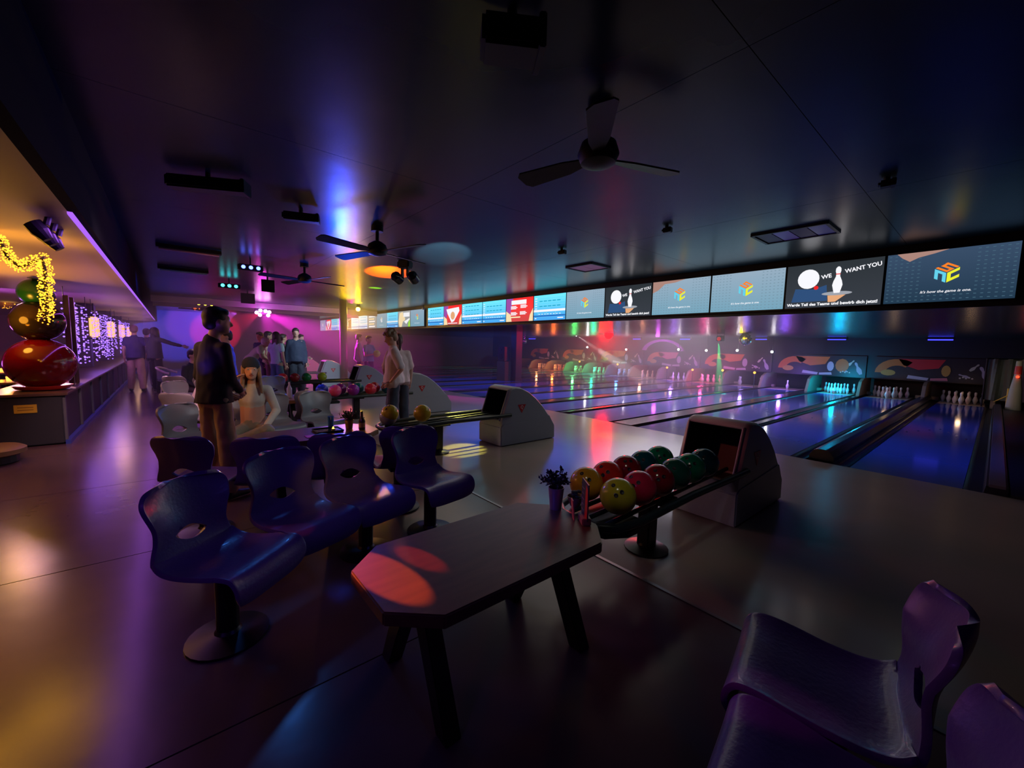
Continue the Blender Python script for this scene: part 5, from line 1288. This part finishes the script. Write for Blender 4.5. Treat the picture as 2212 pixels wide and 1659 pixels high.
# ------------------------------------------------------------------ people
class Blob:
    def __init__(s): s.mb = MB()
    def cap(s, p0, r0, p1, r1, flat=1.0, side=None, n=14):
        p0, p1 = V(p0), V(p1); ax = p1 - p0; L = ax.length
        if L < 1e-5: ax = V((0, 0, 1))
        ax.normalize()
        sd = V(side) if side is not None else (V((1, 0, 0)) if abs(ax.x) < 0.9 else V((0, 1, 0)))
        sd = (sd - ax * sd.dot(ax)).normalized(); ot = ax.cross(sd)
        rings = []
        for k in range(4): a = PI / 2 * k / 4; rings.append((p0 - ax * r0 * flat * math.cos(a), r0 * math.sin(a) + 1e-4))
        rings.append((p0, r0)); rings.append((p1, r1))
        for k in range(1, 5): a = PI / 2 * k / 4; rings.append((p1 + ax * r1 * flat * math.sin(a), r1 * math.cos(a) + 1e-4))
        vs = []; fs = []
        for c, r in rings:
            for j in range(n): a = 2 * PI * j / n; vs.append(c + sd * r * math.cos(a) + ot * r * flat * math.sin(a))
        for i in range(len(rings) - 1):
            for j in range(n): fs.append((i * n + j, i * n + (j + 1) % n, (i + 1) * n + (j + 1) % n, (i + 1) * n + j))
        fs.append(tuple(range(n - 1, -1, -1))); fs.append(tuple((len(rings) - 1) * n + j for j in range(n)))
        s.mb.add(vs, fs)
    def ell(s, c, rad, Rm=None):
        T = Matrix.Translation(V(c)) @ (Rm.to_4x4() if Rm is not None else Matrix.Identity(4)) @ Matrix.Diagonal((*rad, 1))
        s.mb.ball((0, 0, 0), 1.0, 16, 12, T=T)
    def chain(s, pts, rads, **k):
        for i in range(len(pts) - 1): s.cap(pts[i], rads[i], pts[i + 1], rads[i + 1], **k)
    def mesh(s, name, M, vox, smooth=3, wrinkle=0.0, extra=None, seed=0, cut=None, keepz=()):
        me = s.mb.mesh(name, M)
        o = bpy.data.objects.new('tmp', me); COL.objects.link(o)
        md = o.modifiers.new('r', 'REMESH'); md.mode = 'VOXEL'; md.voxel_size = vox; md.use_smooth_shade = True
        md = o.modifiers.new('s', 'SMOOTH'); md.iterations = smooth; md.factor = 0.5
        dg = bpy.context.evaluated_depsgraph_get()
        me2 = bpy.data.meshes.new_from_object(o.evaluated_get(dg)); bpy.data.objects.remove(o); bpy.data.meshes.remove(me)
        if wrinkle > 0:
            for v in me2.vertices:
                w = noise.noise(v.co * 14 + V((seed, 0, 0))) + 0.5 * noise.noise(V((v.co.x * 30, v.co.y * 30, v.co.z * 9 + seed)))
                v.co += v.normal * w * wrinkle
        if cut is not None:
            bm = bmesh.new(); bm.from_mesh(me2)
            co, no = cut
            r_ = bmesh.ops.bisect_plane(bm, geom=bm.verts[:] + bm.edges[:] + bm.faces[:], plane_co=co, plane_no=no)
            # drop what hangs below the hem near the torso axis, keep the sleeves
            kill = [v for v in bm.verts if (v.co - co).dot(no) < -1e-4 and ((v.co - co) - no * (v.co - co).dot(no)).length < 0.24 and min([(v.co - k).length for k in keepz] + [9]) > 0.13]
            bmesh.ops.delete(bm, geom=kill, context='VERTS')
            bmesh.ops.holes_fill(bm, edges=[e for e in bm.edges if e.is_boundary], sides=0)
            bm.to_mesh(me2); bm.free()
        if extra is not None:
            bm = bmesh.new(); bm.from_mesh(me2)
            vs = [bm.verts.new(p) for p in extra.v]
            for f in extra.f: bm.faces.new([vs[i] for i in f])
            bmesh.ops.recalc_face_normals(bm, faces=bm.faces[:]); bm.to_mesh(me2); bm.free()
        me2.name = name; me2.materials.clear(); me2.materials.append(M)
        me2.polygons.foreach_set('use_smooth', [True] * len(me2.polygons)); me2.polygons.foreach_set('material_index', [0] * len(me2.polygons))
        return me2
STAND = dict(pel=(0, 0, .95), chest=(0, .0, 1.27), neck=(0, -.01, 1.45), head=(0, .025, 1.63),
             shL=(-.155, 0, 1.40), elL=(-.215, -.03, 1.12), wrL=(-.22, .04, .87), shR=(.155, 0, 1.40), elR=(.215, -.03, 1.12), wrR=(.22, .04, .87),
             hiL=(-.09, 0, .92), knL=(-.10, .03, .50), anL=(-.10, -.01, .09), hiR=(.09, 0, .92), knR=(.10, .03, .50), anR=(.10, -.01, .09))
SIT = dict(STAND, pel=(0, 0, .53), chest=(0, -.02, .86), neck=(0, -.01, 1.04), head=(0, .03, 1.22),
           shL=(-.155, -.01, .99), elL=(-.22, .02, .72), wrL=(-.14, .24, .60), shR=(.155, -.01, .99), elR=(.22, .02, .72), wrR=(.14, .24, .60),
           hiL=(-.09, .0, .52), knL=(-.13, .44, .50), anL=(-.13, .46, .09), hiR=(.09, .0, .52), knR=(.13, .44, .50), anR=(.13, .46, .09))
def person(label, loc, yaw, pose, skin=(0.5, 0.3, 0.22), top=(0.02, 0.02, 0.03), legs=(0.3, 0.2, 0.13), shoe=(0.03, 0.03, 0.03), hair=(0.03, 0.02, 0.015), H=1.75, slim=1.0,
           sleeve=1.0, style='short', vox=0.016, beanie=None, crop=False, loose=1.0, look=0.0, tilt=0.0, detail=False, jacket=None, fem=False, curl=0.5):
    J = {k: V(v) for k, v in pose.items()}
    root = thing('person', label, 'person', loc, yaw); root.scale = (H / 1.75,) * 3
    M_s = cm('skin_%02d%02d%02d' % tuple(int(c * 99) for c in skin), skin, 0.5); M_t = mat('cloth_top', top, 0.8, noise_amt=0.12, noise_scale=25); M_l = mat('cloth_legs', legs, 0.8, noise_amt=0.12, noise_scale=25)
    M_h = cm('hair_%02d%02d' % (int(hair[0] * 99), int(hair[2] * 99)), hair, 0.55, noise_amt=0.4, noise_scale=60)
    s = slim
    B = Blob()
    hd = J['head']; HR = Matrix.Rotation(look, 3, 'Z') @ Matrix.Rotation(tilt, 3, 'X')
    def hp(x, y, z): return hd + HR @ V((x, y, z))
    # head, jaw, nose, ears, neck
    B.ell(hp(0, -.008, .02), (.076, .095, .105), HR); B.ell(hp(0, .022, -.045), (.056, .066, .068), HR); B.ell(hp(0, .06, -.085), (.026, .026, .02), HR)
    B.cap(hp(0, .082, .012), .011, hp(0, .102, -.026), .016); B.ell(hp(-.078, -.005, -.005), (.01, .02, .03), HR); B.ell(hp(.078, -.005, -.005), (.01, .02, .03), HR)
    B.ell(hp(0, .07, .035), (.055, .022, .014), HR)
    B.cap(J['neck'] + V((0, 0, -.03)), .062 * s, hp(0, -.015, -.06), .052 * s)
    side = (J['shR'] - J['shL']).normalized()
    B.cap(J['pel'], .145 * s, J['chest'], .15 * s, flat=.68, side=side); B.cap(J['chest'], .15 * s, J['neck'] + V((0, 0, -.05)), .082 * s, flat=.66, side=side)
    B.cap(J['shL'], .055 * s, J['shR'], .055 * s)
    ex = MB()
    for S_ in 'LR':
        sh, el, wr = J['sh' + S_], J['el' + S_], J['wr' + S_]
        B.chain([sh, el, wr], [.05 * s, .039 * s, .026 * s])
        d = (wr - el).normalized(); sg = -1 if S_ == 'L' else 1
        inward = V((-sg, 0.3, 0)); inward = (inward - d * inward.dot(d)).normalized(); pn = inward; fw = d.cross(pn).normalized()
        if fw.y < 0: fw = -fw
        pc = wr + d * .05
        B.cap(wr, .024, wr + d * .085, .028, flat=.55, side=fw)
        for fi, (off, ln) in enumerate(((.030, .068), (.011, .076), (-.009, .071), (-.027, .056))):
            b0 = wr + d * .085 + fw * off; b1 = b0 + (d * math.cos(curl * .6) + pn * math.sin(curl * .6)) * ln * .5; b2 = b1 + (d * math.cos(curl * 1.4) + pn * math.sin(curl * 1.4)) * ln * .5
            ex.tube([b0 - d * .02, b0, b1, b2, b2 + (b2 - b1) * .12], [.0095, .0095, .0088, .0078, .003], 7)
        b0 = wr + d * .03 + fw * .022; b1 = b0 + (d * .6 + fw * .6 + pn * .3).normalized() * .035; b2 = b1 + (d * .9 + pn * .35 + fw * .1).normalized() * .03
        ex.tube([b0 - fw * .012, b0, b1, b2], [.011, .011, .0100, .005], 7)
        hi, kn, an = J['hi' + S_], J['kn' + S_], J['an' + S_]
        B.chain([hi, kn, an], [.085 * s, .053 * s, .036 * s])
        tv = V((-.3 * (1 if S_ == 'L' else -1) * .3, 1, 0)).normalized()
        B.cap(an + V((0, -.03, -.055)), .03, an + tv * .14 + V((0, 0, -.06)), .024)
    link('body', B.mesh('body', M_s, vox * 0.8, 2, extra=ex), root)
    # shirt
    C = Blob(); lo = loose
    pel = J['pel'].copy(); ch = J['chest']
    hem = pel + (pel - ch).normalized() * (.0 if not crop else -.12) + V((0, 0, .0))
    r0 = (.182 if not fem else .15) * s * lo; 
    if crop: r0 = .122 * s
    C.cap(hem + (ch - pel).normalized() * .04, r0 + .008, ch, .172 * s * (lo if not crop else .92), flat=.70, side=side)
    C.cap(ch, .168 * s, J['neck'] + V((0, 0, -.045)), .104, flat=.74, side=side); C.cap(J['shL'] + V((0, 0, .0)), .060 * s, J['shR'], .060 * s); C.cap(J['neck'] + V((0, 0, -.03)), .072, J['neck'] + V((0, .004, .012)), .064)
    if not crop and lo > 0.9: C.cap(hem + V((0, 0, .02)), r0 * 1.0, hem + (pel - ch).normalized() * .05, r0 + .012, flat=.82, side=side)
    for S_ in 'LR':
        sh, el, wr = J['sh' + S_], J['el' + S_], J['wr' + S_]
        if sleeve >= 1: C.chain([sh, el, el.lerp(wr, .93)], [.061 * s * lo, .052 * s * lo, .040 * s * lo])
        else: C.cap(sh, .062 * s * lo, sh.lerp(el, sleeve), .062 * s * lo)
    up = (ch - pel).normalized()
    cut = (hem + up * (.0 if crop else -.045 * min(lo, 1.3)), up)
    link('shirt', C.mesh('shirt', M_t, vox, 3, 0.006 * (lo if not crop else .3), seed=len(label) * 1.7, cut=cut, keepz=(J['wrL'], J['wrR'])), root)
    # trousers
    D = Blob(); tl = 1.28 * (lo if lo > 1 else 1)
    D.cap(J['hiL'], .080 * s, J['hiR'], .080 * s, flat=1.1); D.cap(pel + V((0, 0, .04)) if not crop else pel + V((0, 0, .1)), .142 * s if not crop else .125 * s, pel, .15 * s, flat=.74, side=side)
    for S_ in 'LR':
        hi, kn, an = J['hi' + S_], J['kn' + S_], J['an' + S_]
        D.chain([hi, kn, an + (kn - an).normalized() * .02], [.084 * s * min(lo, 1.1), .075 * s * tl * .92, .056 * s * tl])
    link('trousers', D.mesh('trousers', M_l, vox, 3, 0.009, seed=3 + len(label)), root)
    for S_ in 'LR':
        an = J['an' + S_]; K = Blob(); tv = V((-.09 if S_ == 'L' else .09, 1, 0)).normalized()
        K.cap(an + V((0, -.035, -.048)), .042, an + V((0, .06, -.045)) , .044, flat=.9); K.cap(an + V((0, .06, -.045)), .044, an + tv * .16 + V((0, 0, -.056)), .034, flat=.8)
        K.cap(an + V((0, -.02, -.04)), .044, an + V((0, -.015, .01)), .043)
        link('shoe', K.mesh('shoe', cm('shoe_%02d' % int(shoe[0] * 99), shoe, 0.5), max(vox * .8, .012), 2), root)
    # hair
    Hh = Blob()
    if style != 'bald':
        Hh.ell(hp(0, -.022, .042), (.087, .102, .098), HR); Hh.ell(hp(0, -.055, -.005), (.078, .065, .075), HR)
        if style == 'curly':
            r_ = random.Random(2)
            for i in range(34):
                a, e = r_.uniform(0, 2 * PI), r_.uniform(-.1, 1.4)
                x_, y_, z_ = math.cos(a) * math.cos(e) * .095, math.sin(a) * math.cos(e) * .1 - .015, math.sin(e) * .1 + .045
                if y_ > .05 and z_ < .06: continue
                Hh.ell(hp(x_, y_, z_), (.024, .024, .024))
            for i in range(5): Hh.ell(hp(-.05 + .025 * i, .055, .10), (.026, .026, .024))
        if style == 'long':
            for x_ in (-.075, -.05, 0, .05, .075): Hh.cap(hp(x_ * .9, -.04, .04), .035, hp(x_ * 1.15, -.03 if abs(x_) > .06 else -.07, -.2), .028)
            for x_ in (-1, 1): Hh.cap(hp(x_ * .075, .0, .05), .024, hp(x_ * .088, .035, -.17), .02); Hh.cap(hp(x_ * .088, .035, -.17), .022, hp(x_ * .1, .05, -.26), .014)
        if style == 'pony':
            Hh.cap(hp(0, -.1, .04), .03, hp(0, -.14, -.02), .035); Hh.cap(hp(0, -.14, -.02), .035, hp(0, -.13, -.16), .018)
        if style == 'short': Hh.ell(hp(0, .045, .085), (.07, .045, .035), HR)
        link('hair', Hh.mesh('hair', M_h, max(.010, vox * .65), 1, 0.003), root)
    if beanie is not None:
        K = Blob(); K.ell(hp(0, -.018, .065), (.094, .108, .098), HR); K.ell(hp(0, -.018, .05), (.099, .113, .03), HR)
        link('beanie', K.mesh('beanie', cm('beanie', beanie, 0.9, bump=0.4, bump_scale=80), .011, 2), root)
    if jacket is not None:
        K = Blob()
        K.cap(hem + V((0, -.01, -.04)), .19 * s, ch + V((0, -.01, 0)), .185 * s, flat=.66, side=side)
        K.cap(ch, .18 * s, J['neck'] + V((0, -.02, -.05)), .1, flat=.68, side=side)
        for S_ in 'LR': K.cap(J['sh' + S_], .078 * s, J['sh' + S_].lerp(J['el' + S_], .95), .074 * s)
        link('open_shirt', K.mesh('open_shirt', mat('cloth_over', jacket, 0.8, noise_amt=.1, noise_scale=20), vox, 3, .008), root)
    if detail:
        for sx in (-1, 1):
            b = MB(); b.ball(hp(sx * .031, .075, .018), .0125, 10, 8); e_ = part('eye', b, cm('eye_white', (.7, .65, .6), .2), root, smooth=True)
            b = MB(); b.ball(hp(sx * .031, .0825, .018), .0065, 8, 6); part('iris', b, M_black, e_, smooth=True)
            b = MB(); b.tube([hp(sx * .016, .086, .036), hp(sx * .032, .088, .042), hp(sx * .05, .078, .037)], [.003, .0038, .002], 6); part('eyebrow', b, M_h, root)
        b = MB(); b.tube([hp(-.024, .078, -.052), hp(-.008, .088, -.047), hp(0, .0885, -.0495), hp(.008, .088, -.047), hp(.024, .078, -.052)], [.002, .0042, .0038, .0042, .002], 6); b.tube([hp(-.022, .079, -.055), hp(0, .087, -.0595), hp(.022, .079, -.055)], [.002, .0052, .002], 6); part('lips', b, cm('lips', (.4, .12, .1), .4), root, smooth=True)
    return root
def pose(base, **k): d = dict(base); d.update(k); return d
def yaw_to(x, y): return math.atan2(y, x) - PI / 2
# man from behind beside the second table
person('man in dark sweater and beige trousers, back turned, left of the woman in the beanie', (-4.62, 0.30, 0), yaw_to(-0.52, 0.85),
       pose(STAND, head=(.03, .04, 1.63), shL=(-.145, 0, 1.40), shR=(.145, 0, 1.40), elL=(-.185, .0, 1.13), wrL=(-.12, .17, .98), elR=(.17, .03, 1.13), wrR=(.06, .20, .99), anL=(-.12, -.01, .09), anR=(.13, .02, .09)),
       top=(0.018, 0.018, 0.025), legs=(0.42, 0.30, 0.19), hair=(0.02, 0.014, 0.012), H=1.78, slim=.88, loose=1.0, vox=0.014, look=-0.45)
# seated woman with beanie
person('seated woman in cream crop top and dark beanie, one hand in her hair', (-5.56, 0.72, -0.05), yaw_to(0.98, -0.25),
       pose(SIT, elR=(.30, .10, .86), wrR=(.16, .14, 1.08), elL=(-.25, .06, .74), wrL=(-.16, .34, .60), knL=(-.18, .44, .56), anL=(.10, .38, .46), knR=(.22, .44, .50), anR=(.20, .42, .09), head=(0.0, .04, 1.22)),
       skin=(0.62, 0.34, 0.24), top=(0.62, 0.55, 0.45), legs=(0.26, 0.22, 0.15), hair=(0.30, 0.17, 0.09), style='long', beanie=(0.02, 0.025, 0.04), crop=True, H=1.72, slim=.9, vox=0.013, detail=True, fem=True, look=0.15)
# man in white shirt with hand in pocket + person behind
person('curly-haired man in a loose white shirt, hand in pocket, by the second ball return', (-6.15, 2.72, 0), yaw_to(-0.35, -0.93),
       pose(STAND, head=(0.0, .05, 1.61), neck=(0, .01, 1.45), elL=(-.27, -.10, 1.13), wrL=(-.19, .05, .93), elR=(.26, -.02, 1.12), wrR=(.22, .1, .9)),
       skin=(0.62, 0.34, 0.25), top=(0.62, 0.50, 0.52), legs=(0.03, 0.04, 0.07), hair=(0.20, 0.12, 0.07), style='curly', H=1.72, sleeve=.85, loose=1.12, vox=0.015, tilt=-0.35, detail=True, jacket=None)
person('person in a pale pink shirt with a dark ponytail, just behind the curly-haired man', (-6.55, 2.98, 0), yaw_to(-0.9, 0.2),
       pose(STAND, elL=(-.24, .05, 1.13), wrL=(-.2, .2, .98)), top=(0.6, 0.45, 0.45), legs=(0.03, 0.04, 0.07), hair=(0.03, 0.02, 0.02), style='pony', H=1.66, loose=1.1, sleeve=.8)
# two players farther right of the pillar
q = at_z(780, 836); person('blurred player in a grey shirt walking near the slim pillar', (q.x - 0.2, q.y, 0), yaw_to(0.2, 1), pose(STAND, knL=(-.1, .18, .5), anL=(-.1, -.12, .11)), top=(0.4, 0.33, 0.36), legs=(0.05, 0.05, 0.07), H=1.78, vox=0.022, sleeve=.5)
q = at_z(797, 838); person('player in a teal T-shirt holding a lime ball near the slim pillar', (q.x, q.y, 0), yaw_to(1, 0.4), pose(STAND, elL=(-.24, .1, 1.1), wrL=(-.1, .3, 1.15), elR=(.24, .1, 1.1), wrR=(.1, .3, 1.15)), top=(0.12, 0.30, 0.36), legs=(0.05, 0.05, 0.07), H=1.72, vox=0.022, sleeve=.5)
bowling_ball((q.x + .34, q.y + .14, 1.15), (0.5, 0.65, 0.04), 'lime bowling ball held up by the player in teal', holes=False)
# group of players left of the returns
def grp(u, v, yaw, label, dz=0, **k):
    q = at_z(u, v); return person(label, (q.x, q.y, 0), yaw, vox=0.022, **k)
BEND = pose(STAND, chest=(0, .18, 1.20), neck=(0, .28, 1.33), head=(0, .38, 1.44), shL=(-.17, .24, 1.30), shR=(.17, .24, 1.30), elL=(-.22, .3, 1.05), elR=(.22, .3, 1.05), wrL=(-.15, .45, .95), wrR=(.15, .45, .95))
grp(545, 858, yaw_to(0.4, 0.9), 'player in a yellowish T-shirt bending forward in the group', p_=None) if False else None
q = at_z(543, 856); person('player in a yellowish-white T-shirt bending forward at the left of the group', (q.x, q.y, 0), yaw_to(0.3, 1.0), BEND, top=(0.6, 0.62, 0.42), legs=(0.3, 0.15, 0.22), hair=(0.5, 0.4, 0.35), H=1.75, vox=0.022, sleeve=.5)
q = at_z(566, 848); person('player with red-lit face in a navy shirt, second from the left in the group', (q.x, q.y, 0), yaw_to(0.5, -0.6), STAND, top=(0.05, 0.03, 0.12), legs=(0.1, 0.06, 0.12), skin=(0.6, 0.2, 0.15), H=1.72, vox=0.022, sleeve=.5)
q = at_z(582, 850); person('player in a yellow-green lit pink shirt behind the long-haired player', (q.x, q.y, 0), yaw_to(0.2, 1.0), STAND, top=(0.7, 0.5, 0.35), legs=(0.3, 0.1, 0.2), H=1.74, vox=0.022, sleeve=.5)
q = at_z(600, 858); person('long-haired player in a pale blue T-shirt in the middle of the group', (q.x, q.y, 0), yaw_to(-0.6, 0.7), STAND, top=(0.45, 0.62, 0.68), legs=(0.08, 0.2, 0.26), hair=(0.05, 0.03, 0.03), style='long', H=1.72, vox=0.022, sleeve=.5, fem=True)
q = at_z(618, 852); person('player in a brown jacket right of the long-haired player', (q.x - .3, q.y, 0), yaw_to(-0.2, 0.9), STAND, top=(0.14, 0.10, 0.09), legs=(0.05, 0.04, 0.05), H=1.68, vox=0.022)
q = at_z(642, 855); person('tall man in dark navy clothes at the right of the group', (q.x, q.y, 0), yaw_to(0.9, -0.1), STAND, top=(0.02, 0.03, 0.08), legs=(0.02, 0.025, 0.05), H=1.84, vox=0.022, slim=1.1, skin=(.55, .3, .25))
q = at_z(662, 846); person('person reaching an arm forward behind the man in navy', (q.x - .6, q.y, 0), yaw_to(0.9, 0.5), pose(STAND, elR=(.2, .2, 1.15), wrR=(.15, .45, 1.05)), top=(0.10, 0.06, 0.12), legs=(0.04, 0.03, 0.06), H=1.70, vox=0.022, sleeve=.4, skin=(.6, .35, .35))
# aisle people
q = at_z(297, 846); person('man in a navy T-shirt and beige trousers standing in the aisle beside the bar', (q.x, q.y, 0), yaw_to(-1, 0.1), pose(STAND, elR=(.27, -.02, 1.14), wrR=(.2, .1, .93), anL=(-.13, .1, .09), anR=(.13, -.05, .09)), top=(0.04, 0.03, 0.12), legs=(0.5, 0.32, 0.25), hair=(0.18, 0.1, 0.08), H=1.82, sleeve=.55, loose=1.02, vox=0.02, slim=.95)
q = at_z(340, 848); person('person in black with a raised arm standing right of the man in beige trousers', (q.x, q.y, 0), yaw_to(-0.6, 0.8), pose(STAND, head=(-.04, .06, 1.58), elR=(.40, .12, 1.30), wrR=(.60, .22, 1.24), anL=(-.14, .1, .09)), top=(0.03, 0.03, 0.05), legs=(0.01, 0.01, 0.015), hair=(0.02, 0.015, 0.02), style='long', H=1.82, vox=0.02)
q = at_z(322, 838); person('person in pale trousers half hidden between the two people at the bar', (q.x - .3, q.y, 0), yaw_to(-1, 0.2), pose(STAND, anL=(-.14, .1, .09)), top=(0.04, 0.03, 0.05), legs=(0.5, 0.4, 0.4), H=1.76, vox=0.022)
q = at_z(520, 870); person('person in a bright blue shirt behind the man in the dark sweater', (-8.95, 0.80, 0), yaw_to(0.2, -1.0), pose(STAND, elL=(-.26, .08, 1.1), wrL=(-.12, .28, 1.05), elR=(.26, .08, 1.1), wrR=(.12, .28, 1.05)), top=(0.08, 0.14, 0.75), legs=(0.03, 0.05, 0.25), H=1.66, vox=0.02)
q = at_z(408, 905); person('young man in white and blue T-shirt sitting with bowed head behind the grey seats', (-7.25, 0.30, -0.05), yaw_to(0.5, 0.85), pose(SIT, chest=(0, .10, .82), neck=(0, .2, .97), head=(0, .30, 1.05), shL=(-.17, .16, .93), shR=(.17, .16, .93), elL=(-.22, .28, .68), elR=(.22, .28, .68), wrL=(-.08, .46, .58), wrR=(.08, .46, .58)), top=(0.62, 0.55, 0.6), legs=(0.3, 0.22, 0.15), hair=(0.03, 0.02, 0.02), H=1.74, sleeve=.6, vox=0.018, tilt=-0.6, loose=1.1)
q = at_z(380, 860); person('person in a black hoodie sitting at the far table, face turned right', (-10.6, 0.35, -0.06), yaw_to(0.7, 0.6), SIT, top=(0.02, 0.02, 0.03), legs=(0.05, 0.04, 0.04), hair=(0.02, 0.02, 0.03), H=1.74, vox=0.02)
